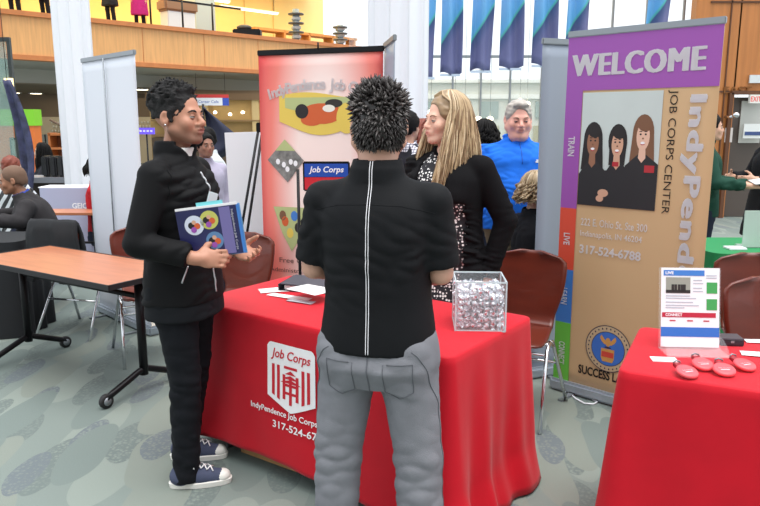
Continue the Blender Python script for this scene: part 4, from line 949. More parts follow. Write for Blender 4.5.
# navy sail
a, b_, c_ = at(204, 107, 7.4), at(246, 143, 7.4), at(208, 166, 7.4)
m = MB()
def f(u, v): 
    p = a.lerp(c_, v); q = a.lerp(b_, min(1, v/.62)) if v < .62 else b_.lerp(c_, (v-.62)/.38); r = p.lerp(q, u); r.y += .05*math.sin(u*5+v*3); return r
m.grid(f, 10, 20); o = m.build('navy_sail_flag', mat('navy_cloth', (34, 38, 62), .7)); solidify(o, .004); tag(o, 'navy triangular pennant behind the standing man in black', 'flag')
m = MB(); m.tube([(a.x-.01, 7.4, 0), (a.x-.01, 7.4, a.z+.03)], .012, 8); m.lathe([(.2, 0), (.2, .02)], (a.x-.01, 7.4, 0)); m.build('flag_pole', BLACKM, o)
# shop fittings between the man and the red banner
t = thing('shop_front', 'cream shop front with lit shelves behind the easel', 'shop front', (at(225, 140, 24.2).x, 24.2, 0)); t.scale = (1.44, 1, 1.25)
m = MB(); m.box((0, .3, 1.0), (3.6, .1, 2.2)); m.build('back_panel', mat('shop_tan', (196, 164, 108), .7, noise=.15, nscale=2), t)
for x in (-1.3, -.45, .75, 1.5): m = MB(); m.box((x, 0, 1.05), (.16, .16, 2.1)); m.build('post', mat('post_cream', (206, 180, 128), .6), t)
m = MB(); m.box((0, 0, 2.02), (3.6, .3, .25)); m.build('header', mat('header_brown', (120, 96, 70), .6), t)
for i, x in enumerate((-.9, -.2, .15, .45, 1.0, 1.25)): m = MB(); m.ell((x, -.05, 1.52+.05*(i % 2)), (.045, .045, .04), n=8); m.build('bulb', LAMPW, t)
m = MB(); m.box((0, .05, .95), (3.4, .3, .06)).box((0, .05, 1.35), (3.4, .3, .04)); m.build('shelf', mat('shelf_pale', (150, 120, 80), .6), t)
m = MB(); m.box((0, .0, .45), (3.4, .3, .9)); m.build('plinth', mat('plinth_brown', (96, 80, 66), .7), t)

# ---- upstairs: stanchions, podium, pillar, display towers
pr = None
for i, (px, top, py) in enumerate(((151, 5, 22), (183, 1, 26), (213, 3, 30))):
    pb = None
    for d in np.linspace(.5, 2.5, 2): pass
    ray_ = ray(px, py); # intersect with the parapet strip 0.6 m behind the fascia
    n = NB; P = P0+NB*.6; k = (P-Vector((0, 0, CAMZ))).dot(n)/ray_.dot(n); p = Vector((0, 0, CAMZ))+ray_*k; p.z = 4.33
    if pr is None:
        t = thing('rope_stanchion', '', 'barrier post', p, PI/4, 'black barrier posts upstairs')
        m = MB(); m.tube([(0, 0, 0), (0, 0, 1.0)], .03, 8); m.build('post', BLACKM, t); m = MB(); m.lathe([(.17, 0), (.17, .02), (.04, .04)]); m.build('base', BLACKM, t)
        m = MB(); m.box((.56, 0, .93), (1.05, .01, .06)); m.build('belt', BLACKM, t); pr = t
    else: t = copy_tree(pr); t.location = p
    t['label'] = ['black barrier post left of the brown podium upstairs', 'black barrier post in front of the brown podium upstairs', 'black barrier post right of the grey pillar upstairs'][i]
def up(px, d):
    r = ray(px, 20); P = P0+NB*d; k = (P-Vector((0, 0, CAMZ))).dot(NB)/r.dot(NB); p = Vector((0, 0, CAMZ))+r*k; p.z = 4.335; return p
t = thing('podium', 'white podium with a brown padded top on the upper floor', 'podium', up(178, 1.3), PI/4)
m = MB(); m.box((0, 0, .35), (.95, .5, .7), bev=.02); m.build('podium_body', mat('podium_pale', (206, 212, 218), .5), t); m = MB(); m.box((0, 0, .86), (1.15, .6, .34), bev=.06); m.build('padded_top', mat('podium_brown', (140, 108, 84), .7), t)
b = MB(); b.box((0, 0, 1.6), (.75, .75, 3.2)); o = b.build('grey_pillar', mat('pillar_grey', (160, 174, 186), .6)); o.location = up(200, 2.6); o.rotation_euler = (0, 0, PI/4); struct(tag(o, 'blue-grey pillar behind the podium upstairs', 'pillar'))
for i, (px, h_, d) in enumerate(((296, 1.25, 1.0), (340, .9, 1.0))):
    t = thing('display_tower', ['taller grey display tower upstairs, left of the other', 'shorter grey display tower upstairs, nearest the white column'][i], 'display rack', up(px, d), .3, 'display towers upstairs')
    m = MB(); m.tube([(0, 0, 0), (0, 0, h_)], .12, 12); m.build('core', mat('tower_grey', (120, 132, 140), .5), t)
    for k in range(4): m = MB(); m.lathe([(.28, .12+k*h_/4), (.28, .17+k*h_/4)], n=20); m.build('tray', mat('tray_dark', (74, 80, 86), .5), t)
    for k in range(3): m = MB(); m.box((0, 0, .3+k*h_/4), (.3, .3, .12), bev=.02); m.build('goods', mat('goods_grey', (170, 176, 180), .6), t)
t = thing('turntable_case', 'black case with round lid on the parapet upstairs', 'case', up(247, .35)); m = MB(); m.box((0, 0, .16), (.9, .4, .22), bev=.03); m.build('case_body', BLACKM, t); m = MB(); m.ell((-.1, 0, .33), (.25, .15, .1)); m.build('lid', mat('case_dark', (50, 46, 44), .5), t)
t = thing('low_cabinet', 'long low brown shelf unit along the upper floor wall', 'shelf unit', up(305, 4.5), PI/4)
for z in (.15, .55, .95): m = MB(); m.box((0, 0, z), (5.5, .6, .1)); m.build('shelf', mat('shelf_brown', (186, 128, 72), .6), t)
for x in (-2.6, -1.3, 0, 1.3, 2.6): m = MB(); m.box((x, 0, .5), (.08, .6, 1.0)); m.build('upright', mat('shelf_brown', (186, 128, 72), .6), t)
# ================================================================ PEOPLE
def skin_mat():
    m = bpy.data.materials.new('skin'); m.use_nodes = True; N = m.node_tree.nodes; L = m.node_tree.links; b = N['Principled BSDF']
    a = N.new('ShaderNodeVertexColor'); a.layer_name = 'Col'; L.new(a.outputs['Color'], b.inputs['Base Color'])
    b.inputs['Roughness'].default_value = .5; b.inputs['Subsurface Weight'].default_value = .0; b.inputs['Subsurface Radius'].default_value = (.01, .004, .002)
    return m
SKIN = skin_mat(); EYEW = mat('eye_white', (186, 178, 172), .25)
def cloth(name, rgb, amp=.1, rough=.8, **k): return mat(name, rgb, rough, noise=.08, nscale=14, bump=amp, bscale=420, spec=.18, **k)
def vol_into(mb, me):
    v = np.zeros(len(me.vertices)*3, np.float32); me.vertices.foreach_get('co', v); v = v.reshape(-1, 3)
    f = np.zeros(len(me.loops), np.int32); me.loops.foreach_get('vertex_index', f); f = f.reshape(-1, 4)
    o = len(mb.v); mb.v += [tuple(float(c) for c in p) for p in v]; mb.f += [tuple(int(i)+o for i in q) for q in f]
    mb.m += [mb.cur or 0]*len(f); mb.sm += [True]*len(f)
HEADK = 1.0
def head_prims(v, fem=0, fat=0, nose=1.0, lips=1.0):
    s_fine = v.res < .007
    v.ell((0, .014, .035), (.077, .097, .088), .02); v.ell((0, -.028, -.028), (.060+.012*fat, .060, .074), .03)
    for s in (-1, 1):
        v.cap((s*(.056+.01*fat), .0, -.045), (s*.022, -.066, -.086), .018+.006*fat, .017, .025)
        v.ell((s*.040, -.064, -.022), (.024, .022, .024), .02)
    v.cap((-.030, -.079, .022), (.030, -.079, .022), .0125, .0125, .016)
    for s in (-1, 1): v.ell((s*.031, -.098, .004), (.0155, .014, .011), .010, 's')
    v.cap((0, -.088, .012), (0, -.107*1.0-.006*(nose-1), -.022), .0075, .0125*nose, .010)
    for s in (-1, 1): v.ell((s*.0125*nose, -.098, -.027), (.0085*nose, .010, .0075), .006)
    v.ell((0, -.086, -.052), (.028, .016, .020), .012)
    v.ell((0, -.1000, -.0450), (.024, .0095, .0060*lips), .004); v.ell((0, -.0980, -.0570), (.021, .0095, .0070*lips), .004)
    v.box((0, -.105, -.0508), (.021, .005, .0008), .002, 's') if s_fine else None
    v.ell((0, -.080, -.086-.004*fat), (.022, .019, .018), .016)
    if fat: v.ell((0, -.035, -.105), (.06, .05, .03), .03)
    for s in (-1, 1):
        v.ell((s*.082, .012, -.002), (.011, .020, .032), .004, R=Matrix.Rotation(s*-.25, 3, 'Z')); v.ell((s*.089, .006, .004), (.008, .010, .016), .004, 's')
def skin_cols(Mi, base, lipc, stub=0, brow=None, hands=None):
    base = np.array(lin(base)); lipc = np.array(lin(lipc)); stc = base*.30
    Mi = np.array(Mi)
    def fn(V):
        P = V@Mi[:3, :3].T+Mi[:3, 3]; x, y, z = P.T; c = np.tile(base, (len(V), 1)); 
        def mix(w, col):
            w = np.clip(w, 0, 1)[:, None]; c[:] = c*(1-w)+col*w
        red = np.exp(-(((np.abs(x)-.042)/.022)**2+((z+.022)/.02)**2))*(y < -.03)*.08; mix(red, base*np.array([1.12, .72, .68]))
        mix(np.exp(-((x/.012)**2+((z+.024)/.012)**2))*(y < -.09)*.3, base*np.array([1.1, .75, .72]))
        if stub:
            w = 1/(1+np.exp(-(-.058-z+.35*np.maximum(0, np.abs(x)-.03))/.005))*(z > -.13)*(y < .012); w2 = np.exp(-((z+.038)/.006)**2)*(np.abs(x) < .028)*(y < -.085)
            mix(np.maximum(w*stub, w2*stub), stc)
        mix(.9*np.exp(-((x/.019)**4+((z+.0512)/.0085)**4))*(y < -.088), lipc)
        return c
    return fn
def finger(v, base, d, n, s, L, r, curl):
    p = Vector(base); pts = [p.copy()]; rs = [r*1.05]; ang = curl*.35
    for f in (.46, .30, .24):
        dd = (d*math.cos(ang)-n*math.sin(ang)).normalized(); p = p+dd*L*f; pts.append(p.copy()); rs.append(r*(1-.12*len(pts)+.1)); ang += curl
    v.chain(pts, rs, .004)
def hand(v, w, d, n, th, curl=.6, k=1.0, thumb=(.55, .75, -.35)):
    """w wrist, d along the palm, n out of the back of the hand, th = side of the thumb"""
    w, d, n = Vector(w), Vector(d).normalized(), Vector(n); n = (n-d*n.dot(d)).normalized(); s = d.cross(n).normalized()*th
    v.cap(w-d*.02, w+d*.03, .024*k, .026*k, .015)
    R = Matrix((s, n, d)).transposed()
    v.ell(w+d*.052*k, (.041*k, .0155*k, .048*k), .012, R=R)
    for i, (o, L) in enumerate(((.031, .070), (.011, .078), (-.010, .073), (-.030, .058))):
        finger(v, w+d*(.088-.004*abs(i-1))*k+s*o*k, d, n, s, L*k, .0088*k, curl*(1+.08*i))
    p0 = w+d*.022*k+s*.026*k; t = (d*thumb[0]+s*thumb[1]+n*thumb[2]).normalized(); p1 = p0+t*.040*k; t2 = (t+d*.7-n*.25).normalized(); p2 = p1+t2*.030*k; p3 = p2+(t2-n*.3+d*.2).normalized()*.022*k
    v.chain([p0, p1, p2, p3], [.014*k, .0115*k, .0100*k, .0085*k], .010)
class Human:
    def __init__(s, label, loc, yaw, H=1.75, skin=(200, 150, 125), lip=(170, 95, 90), res=.008, wide=1, deep=1, bust=0, hip=None, lean=0, side=0, head=(0, 0, 0), hk=1.0, pose=None, fat=0, nose=1, stub=0, group=None, lips=1, neck=.052, cat='person', gaze=0):
        s.k = H/1.75; s.res = res; s.wide, s.deep, s.bust = wide, deep, bust
        s.root = thing('person', label, cat, loc, yaw, group)
        k = s.k; hip = Vector(hip) if hip else Vector((0, 0, .93*k)); s.hip = hip
        s.T = Matrix.Translation(hip) @ Matrix.Rotation(lean, 4, 'X') @ Matrix.Rotation(side, 4, 'Y') @ Matrix.Translation((0, 0, -.93*k)) @ Matrix.Scale(k, 4)
        hz = 1.625; s.HM = s.T @ Matrix.Translation((0, -.012, hz-.10)) @ Euler((head[0]-lean, head[1], head[2]), 'XYZ').to_matrix().to_4x4() @ Matrix.Translation((0, -.006, .10)) @ Matrix.Scale(hk, 4)
        d = dict(shL=(.172*wide, .01, 1.39), shR=(-.172*wide, .01, 1.39))
        p = dict(eL=(.225, .03, 1.13), eR=(-.225, .03, 1.13), wL=(.21, -.05, .88), wR=(-.21, -.05, .88), kL=(.10, -.01, .50), kR=(-.10, -.01, .50), aL=(.11, .03, .085), aR=(-.11, .03, .085), dL=None, dR=None, nL=(1, 0, 0), nR=(-1, 0, 0), cL=.45, cR=.45, tL=(.55, .75, -.35), tR=(.55, .75, -.35), fy=(0, 0))
        if pose: p.update(pose)
        for q in list(p):
            if q[0] in 'ewka' and q in ('eL', 'eR', 'wL', 'wR', 'kL', 'kR', 'aL', 'aR') and not (pose and q in pose): p[q] = tuple(c*k for c in p[q])
        s.p = {q: (Vector(v) if isinstance(v, tuple) and q[0] in 'ewka' and q != 'fy' else v) for q, v in p.items()}
        s.sh = {c: s.T @ Vector(d['sh'+c]) for c in 'LR'}
        s.hp = {c: hip+Vector(((.095 if c == 'L' else -.095)*k*wide**.5, 0, -.04*k)) for c in 'LR'}
        v = Vol(res); v.M = s.T; W, D = wide*.93, deep*.92
        v.loft([(.84, 0, 0, .14*W, .10*D), (.95, 0, 0, .155*W, .105*D), (1.08, 0, 0, .135*W, .095*D), (1.28, 0, 0, .15*W, .105*D), (1.36, 0, .0, .155*W, .10*D), (1.42, 0, .01, .11*W, .072*D), (1.485, 0, .012, .06, .055)], .02)
        v.M = Matrix.Identity(4); HO = s.HM @ Vector((0, .012, -.06)); NO = s.T @ Vector((0, .02, 1.43)); v.cap(NO, HO, neck*1.12*k, neck*k, .03)
        for c in 'LR':
            v.cap(NO-Vector((0, 0, .02)), s.sh[c], .045*k, .040*k, .02)
            v.chain([s.sh[c], s.p['e'+c], s.p['w'+c]], [.047*k, .038*k, .025*k], .02)
            v.cap(s.p['e'+c], s.p['e'+c].lerp(s.p['w'+c], .35), .036*k, .041*k, .01)
            v.chain([s.hp[c], s.p['k'+c], s.p['a'+c]], [.078*k, .050*k, .034*k], .03)
            d_ = s.p['d'+c] or (s.p['w'+c]-s.p['e'+c]); hand(v, s.p['w'+c], d_, s.p['n'+c], 1 if c == 'L' else -1, s.p['c'+c], k, s.p['t'+c])
            a = s.p['a'+c]; v.cap(a-Vector((0, 0, .03*k)), a+Matrix.Rotation((s.p.get('fy') or (0, 0))['LR'.index(c)], 3, 'Z') @ Vector((0, -.11, -.055)), .024*k, .018*k, .01)
        v.M = s.HM; head_prims(v, fat=fat, nose=nose, lips=lips)
        s.body = v.build('body', SKIN, s.root, skin_cols(s.HM.inverted(), skin, lip, stub))
        s.skin = skin; s.fatk = fat
    def face(s, iris=(70, 50, 36), brow=(40, 30, 26), bw=.0032, lid=None, look=0):
        lid = lid or tuple(int(c*.86) for c in s.skin)
        LM = mat('lid_%d_%d_%d' % lid, lid, .5); IR = mat('iris_%d_%d' % iris[:2], iris, .2); BR = mat('brow_%d_%d' % brow[:2], brow, .8); PU = mat('pupil', (8, 8, 10), .15)
        for sg in (-1, 1):
            m = MB(); m.ell((0, 0, 0), (.0122, .0122, .0122), n=16); o = m.build('eye', EYEW, s.root)
            R = Matrix.Rotation(look, 3, 'Z'); c = Vector((0, -.0085, 0)); m = MB(); m.use(IR).ell(R @ c, (.0058, .0042, .0058), R, 12); m.use(PU).ell(R @ Vector((0, -.0118, 0)), (.0028, .0015, .0028), R, 10); i = m.build('iris', None, o)
            m = MB()
            prof = [(math.cos(a), math.sin(a)) for a in [PI*.5*q/5 for q in range(6)]]
            def f(u, v_): a = -PI/2+(u-.5)*PI*1.0; b = (.13+(1-.13)*v_)*PI/2; r = .0134; return (r*math.cos(b)*math.cos(a), r*math.cos(b)*math.sin(a), r*math.sin(b)-.0004)
            m.grid(f, 12, 6)
            def g(u, v_): a = -PI/2+(u-.5)*PI*1.0; b = -(.24+(1-.24)*v_)*PI/2; r = .0132; return (r*math.cos(b)*math.cos(a), r*math.cos(b)*math.sin(a), r*math.sin(b))
            m.grid(g, 12, 6); m.build('eyelid', LM, o)
            m = MB(); m.tube([(-.0125, -.0065, .0006), (-.006, -.0120, .0012), (.0, -.0134, .0014), (.006, -.0120, .0012), (.0125, -.0065, .0006)], [.0005, .0009, .0010, .0009, .0005], 5); m.build('eyelashes', PU, o)
            o.matrix_local = s.HM @ Matrix.Translation((sg*.031, -.0795, .004))
            m = MB(); m.tube([(sg*.016, -.0925, .0225), (sg*.027, -.0925, .0275), (sg*.039, -.087, .0275), (sg*.050, -.075, .0215)], [bw*.8, bw*1.2, bw, bw*.4], 6); o = m.build('eyebrow', BR, s.root); o.matrix_local = s.HM
        return s
    def wr(s, amp, f=7, seed=0):
        def post(D, X, Y, Z):
            w_ = .03*hnoise((X, Y, Z), f*.5, seed+7); n = hnoise((X+w_, Y+w_, Z*3.2+w_*2), f, seed); m = hnoise((X, Y, Z), f*.35, seed+3)
            return D+amp*(1-3.2*np.abs(n)**.75)*np.clip(.2+m, 0, 1.1)*.8
        return post
    def top(s, name, m, th=.018, hem=.86, sleeve='long', collar=.03, open_=0, wr=.004, belly=0, res=None, sl=None, flare=0, cut=None, cr=.012, shoulder=0, seed=0, cuff=1.0, label=None):
        W, D, B = s.wide, s.deep, s.bust; v = Vol(res or s.res); v.M = s.T; t = th
        rings = [(hem, 0, -.0, .165*W+t+flare, .118*D+t+flare), (.95, 0, -.3*belly, .165*W+t+flare*.5, .116*D+t+belly*.7), (1.06, 0, -.5*belly, .152*W+t, .106*D+t+belly), (1.16, 0, -.4*belly-.1*B, .150*W+t, .108*D+t+belly*.8), (1.27, 0, -.35*B, .163*W+t, .116*D+t+.5*B), (1.36, 0, -.2*B, .166*W+t, .108*D+t+.3*B), (1.41, 0, .008, .140*W+t*.6, .088*D+t*.6), (1.455, 0, .012, .085*W+.3*t, .066*D+.3*t), (1.50, 0, .014, neck_r(s)+.016, neck_r(s)+.014)]
        v.M = Matrix.Identity(4); k = s.k
        for c in 'LR':
            sh, e, w = s.sh[c], s.p['e'+c], s.p['w'+c]; N = s.T @ Vector(((.06 if c == 'L' else -.06)*W, .012, 1.425))
            v.cap(N, sh, (.032+t*.8)*k, (.044+t*.6+shoulder)*k, .02)
            r = [(.048+t*.75)*k, (.042+t*.6)*k, (.029+t*.65)*k*cuff]
            if sleeve == 'long': v.chain([sh, e, e.lerp(w, .96)], r, .014)
            elif sleeve == 'short': v.cap(sh, sh.lerp(e, sl or .8), r[0], (.052+t*.8)*k, .014)
            elif sleeve == 'none': pass
        if sleeve == 'short':
            for c in 'LR':
                sh, e = s.sh[c], s.p['e'+c]; q = sh.lerp(e, (sl or .8)); d = (e-sh).normalized(); R = d.to_track_quat('Z', 'Y').to_matrix(); v.box(q+d*.10, (.12, .12, .09), .004, 's', R=R)
        if sleeve == 'long':
            for c in 'LR':
                e, w = s.p['e'+c], s.p['w'+c]; d = (w-e).normalized(); q = e.lerp(w, .96); R = d.to_track_quat('Z', 'Y').to_matrix(); v.box(q+d*.05, (.06, .06, .045), .003, 's', R=R); v.box(e.lerp(w, .93)+d*.05, ((.030+t)*k*cuff-.007,)*2+(.06,), .006, 's', R=R)
        v.M = s.T
        v.loft(rings, .02)
        if B:
            for sg in (-1, 1): v.ell((sg*.075*W, -.085*D-t*.5, 1.245), (.066, .05+B*.5, .062), .04)
        v.M = s.T; nr = neck_r(s)
        if collar:
            v.loft([(1.46, 0, .014, nr+.022, nr+.018), (1.49, 0, .012, nr+cr+.006, nr+cr+.004), (1.49+collar, 0, .004, nr+cr, nr+cr)], .01)
        v.loft([(1.475, 0, .010, nr+.003, nr+.003), (1.62, 0, .0, nr+.006, nr+.006)], .004, 's')
        if open_: v.box((0, -.15, 1.56), (open_, .12, .10), .01, 's', R=Matrix.Rotation(PI/4, 3, 'Y'))
        if cut: cut(v)
        v.M = Matrix.Identity(4)
        if wr: v.post = s.wr(wr, 6, seed)
        o = v.build(name, m, s.root)
        if label: o['label'] = label
        return o
    def trousers(s, name, m, th=.012, waist=.98, wr=.004, cuff=.06, hemr=.055, seat=1.0, res=None, knee=.062, thigh=.092, seed=4):
        v = Vol(res or s.res); k = s.k; v.M = Matrix.Translation(s.hip-Vector((0, 0, .93*k))) @ Matrix.Scale(k, 4); W, D = s.wide, s.deep
        v.loft([(.775, 0, .01, .14*W, .09*D), (.85, 0, .012, .176*W, .122*D*seat), (.95, 0, .0, .165*W, .115*D), (waist, 0, 0, .155*W, .108*D)], .02)
        v.M = Matrix.Identity(4)
        for c in 'LR':
            hp, kn, an = s.hp[c], s.p['k'+c], s.p['a'+c]; e = an+(kn-an).normalized()*(-.06*k)
            v.chain([hp, kn, e], [thigh*k*W**.6, (knee)*k*W**.3, hemr*k], .045); v.ell(hp+Vector((0, .05*k, .0)), (.075*k, .06*k, .085*k), .05)
        for c in 'LR':
            an, kn = s.p['a'+c], s.p['k'+c]; d = (an-kn).normalized(); e = an+d*.052*k; R = d.to_track_quat('Z', 'Y').to_matrix(); v.box(e+d*.06, (.09, .09, .055), .003, 's', R=R)
        if wr:
            def post(D_, X, Y, Z):
                n = hnoise((X, Y, Z*2.2), 6, seed); kz = np.interp(Z, [0, .12, .3, .5, .6, .8], [.8, 1.0, .7, 1.3, .5, .7]); return D_+wr*kz*(1-3*np.abs(n)**.8)*.6
            v.post = post
        return v.build(name, m, s.root)
    def skirt(s, name, m, z0, flare=.03):
        v = Vol(s.res); v.M = Matrix.Translation(s.hip-Vector((0, 0, .93*s.k))) @ Matrix.Scale(s.k, 4); W, D = s.wide, s.deep
        v.loft([(z0, 0, 0, .16*W+flare, .13*D+flare), (.85, 0, .01, .178*W, .128*D), (1.0, 0, 0, .155*W, .11*D)], .02); v.post = s.wr(.004, 5, 2); return v.build(name, m, s.root)
    def shoes(s, m, solem=None, style='plain', lace=None, yaw=(0, 0)):
        solem = solem or mat('dark_sole', (30, 28, 28), .6); k = s.k
        for c, yw in zip('LR', yaw):
            a = s.p['a'+c]; M = Matrix.Translation((a.x, a.y, 0)) @ Matrix.Rotation(yw, 4, 'Z')
            v = Vol(.005 if style == 'canvas' else max(.008, s.res)); v.M = M; z0 = a.z-.085*k
            v.cap((0, .035, z0+.05), (0, -.06, z0+.042), .040, .038, .02); v.cap((0, -.06, z0+.042), (0, -.15, z0+.03), .040, .034, .02); v.cap((0, .02, z0+.05), (0, .012, z0+.092), .044, .043, .02); v.box((0, 0, z0-.03), (.3, .5, .044), .001, 's')
            v.M = Matrix.Identity(4); o = v.build('shoe', m, s.root)
            n = 36; pts = []
            for i in range(n):
                q = 2*PI*i/n; y = -.058+.135*math.cos(q)*-1; wv = .045*(abs(math.sin(q))**.7)*(1.0 if y < -.02 else .86)*(1 if math.sin(q) >= 0 else -1); pts.append((wv, y))
            mm = MB(); vs = [M @ Vector((x, y, z0+zz)) for zz, sc in ((.002, 1), (.024, 1.03), (.027, .97)) for x, y in [(px_*sc, -.058+(py_+.058)*sc) for px_, py_ in pts]]
            mm.add(vs, [(j*n+i, j*n+(i+1) % n, (j+1)*n+(i+1) % n, (j+1)*n+i) for j in range(2) for i in range(n)]+[tuple(range(n))[::-1], tuple(2*n+i for i in range(n))]); mm.build('sole', solem, o)
            if style == 'canvas':
                mm = MB(); mm.ell(M @ Vector((0, -.153, z0+.034)), (.037, .038, .030), M.to_3x3(), 16); mm.build('toe_cap', solem, o)
                mm = MB()
                for j in range(5):
                    y = -.115+.026*j; z = z0+.070+.009*j
                    for q in (-1, 1): mm.tube([M @ Vector((-.024*q, y, z)), M @ Vector((0, y+.012, z+.015)), M @ Vector((.024*q, y+.024, z+.012))], .003, 5)
                for q in (-1, 1): mm.tube([M @ Vector((0, .00, z0+.115)), M @ Vector((q*.03, -.02, z0+.13)), M @ Vector((q*.05, -.035, z0+.10)), M @ Vector((q*.028, -.02, z0+.10)), M @ Vector((0, -.005, z0+.112))], .003, 5)
                mm.build('laces', lace, o)
        return s
    def hair_cap(s, m, th=.008, front=-.078, low=-.05, name='hair', res=None, extra=None, amp=.003, f=26, ear=1, fz=.055, top=0):
        v = Vol(res or max(.006, s.res)); v.M = s.HM
        v.ell((0, .018, .038+top*.5), (.079+th, .098+th, .088+th+top), .01)
        v.ell((0, .03, -.01), (.073+th, .083+th, .07), .02)
        v.ell((0, -.115, -.02), (.080, .085, .045+fz), .012, 's'); v.box((0, -.13, -.06), (.12, .112, .06), .012, 's')   # keep the face free
        v.box((0, -.02, -.14), (.13, .075, .11), .012, 's')
        v.box((0, 0, low-.1), (.15, .2, .1), .006, 's')
        v.M = Matrix.Identity(4)
        if extra: v.M = s.HM; extra(v); v.M = Matrix.Identity(4)
        v.post = lambda D, X, Y, Z: D+amp*hnoise((X, Y, Z), f, 5)
        return v
def neck_r(s): return .058*(1+.25*max(0, s.wide-1))+(.006 if s.fatk else 0)
def hmesh(v, m, s, name='hair'): return v.build(name, m, s.root)
HAIRB = mat('hair_black', (18, 16, 16), .6, noise=.3, nscale=60, spec=.15); HAIRD = mat('hair_dark', (42, 36, 34), .5, noise=.35, nscale=60)
def hair_sph(th, ph, r=(.082, .101, .092), c=(0, .016, .038)):   # th from the crown, ph azimuth, 0 = front
    return Vector((c[0]+r[0]*math.sin(th)*math.sin(ph), c[1]-r[1]*math.sin(th)*math.cos(ph), c[2]+r[2]*math.cos(th)))
def long_hair(s, mats, n, length, spread, m_name='hair', front_gap=.75, r=.0075, wave=.006, seed=1, curl=0, part=.02, fwd=0, low=-.10, rr=None, fz=.058):
    """locks from the parting over the skull, falling over the shoulders"""
    rnd = random.Random(seed); mb = MB()
    v = s.hair_cap(None, .007, low=low, fz=fz); mb.use(mats[0]); vol_into(mb, v.mesh('x', []))
    for i in range(n):
        ph = (.12+(2*PI-.24)*(i+.5)/n+rnd.uniform(-.05, .05)); mb.use(mats[i % len(mats)] if rnd.random() < .8 else mats[0])
        side = 1 if ph < PI else -1; L = length*rnd.uniform(.82, 1.08); pts = []; lift = rnd.uniform(0, .010)
        for t in (.05, .35, .7, 1.05, 1.4):
            g_ = front_gap*max(0, min(1, (t-.2)/.85)); ph_ = ph
            if ph < PI: ph_ = max(ph, g_)
            else: ph_ = min(ph, 2*PI-g_)
            q = hair_sph(t, ph_, (.086+lift, .104+lift, .097+lift)); 
            if t < .3: q.x = q.x*.5+part
            q.z -= .0; pts.append(s.HM @ q)
        ph = ph_; last = pts[-1]; out = (s.HM.to_3x3() @ Vector((math.sin(ph), -math.cos(ph), 0))).normalized(); steps = 9; wph = rnd.uniform(0, 6)
        for j in range(1, steps+1):
            q = j/steps; sp = spread*math.sin(min(1, q*1.5)*PI/2)*(1+.25*math.cos(ph*2)); w_ = wave*math.sin(q*7+wph)+curl*math.sin(q*16+wph)
            w2 = wave*math.cos(q*6+wph*2)+curl*math.cos(q*16+wph)
            p = last+out*(sp+w_)+Vector((-out.y, out.x, 0))*w2+Vector((0, 0, -L*q)); 
            if fwd: p += s.HM.to_3x3() @ Vector((0, -1, 0))*fwd*q*max(0, math.cos(ph)*1.0+.9)
            pts.append(p)
        r_ = r*rnd.uniform(.7, 1.3); N = len(pts); rs = [r_*(.5 if a < 1 else 1)*(1-.75*max(0, (a/(N-1)-.55)/.45)) for a in range(N)]; mb.tube(pts, rs, 6)
    o = mb.build(m_name, None, s.root); return o

# ---------------------------------------------------------------- man with the folder
MAN = Human('man in black jacket and jeans standing at left in profile, holding a dark blue folder', (-.865, 3.02, 0), math.radians(78), H=1.745, skin=(184, 130, 106), lip=(150, 82, 78), res=.006, wide=1.06, deep=1.05, nose=1.15, lips=1.35, stub=.7,
    lean=0.0, head=(-.02, 0, -.12), hk=1.04,
    pose=dict(eR=(-.262, .055, 1.125), wR=(-.225, -.175, 1.065), eL=(.25, .02, 1.13), wL=(.03, -.235, 1.055), dR=Vector((.30, -1, -.02)), nR=Vector((-1, -.3, .25)), cR=.75, dL=Vector((-.35, -1, -.15)), nL=Vector((.6, -.2, -.8)), cL=.65,
              fy=(.30, .42), kL=(.10, .02, .50), kR=(-.105, -.035, .50), aL=(.125, .10, .085), aR=(-.115, -.025, .085)))
MAN.face(iris=(48, 32, 24), brow=(24, 20, 20), bw=.0034)
JK = cloth('black_softshell', (17, 17, 19), .12, .75)
def cutj(v):
    v.box((.0, -.17, 1.545), (.050, .14, .072), .01, 's', R=Matrix.Rotation(PI/4, 3, 'Y'))
jk = MAN.top('jacket', JK, th=.026, hem=.845, collar=.042, wr=.006, cuff=1.02, cr=.026, flare=.006, cut=cutj, seed=11, res=.006)
MAN.top('undershirt', cloth('dark_grey_tee', (24, 26, 30), .08), th=.018, hem=.775, sleeve='none', collar=0, wr=.004, flare=.012, seed=3, res=.008)
MAN.top('shirt', cloth('white_shirt', (222, 220, 218), .05), th=.012, hem=.9, sleeve='none', collar=.014, wr=0, cr=.014, res=.006)
MAN.trousers('jeans', cloth('black_jeans', (18, 20, 25), .2), wr=.004, hemr=.056, knee=.066, thigh=.092, seed=9)
CANV = cloth('slate_canvas', (72, 78, 100), .25); SOLEW = mat('white_rubber', (226, 224, 218), .5); LACE = mat('white_lace', (238, 238, 240), .7)
MAN.shoes(CANV, SOLEW, 'canvas', LACE, yaw=(.30, .42))
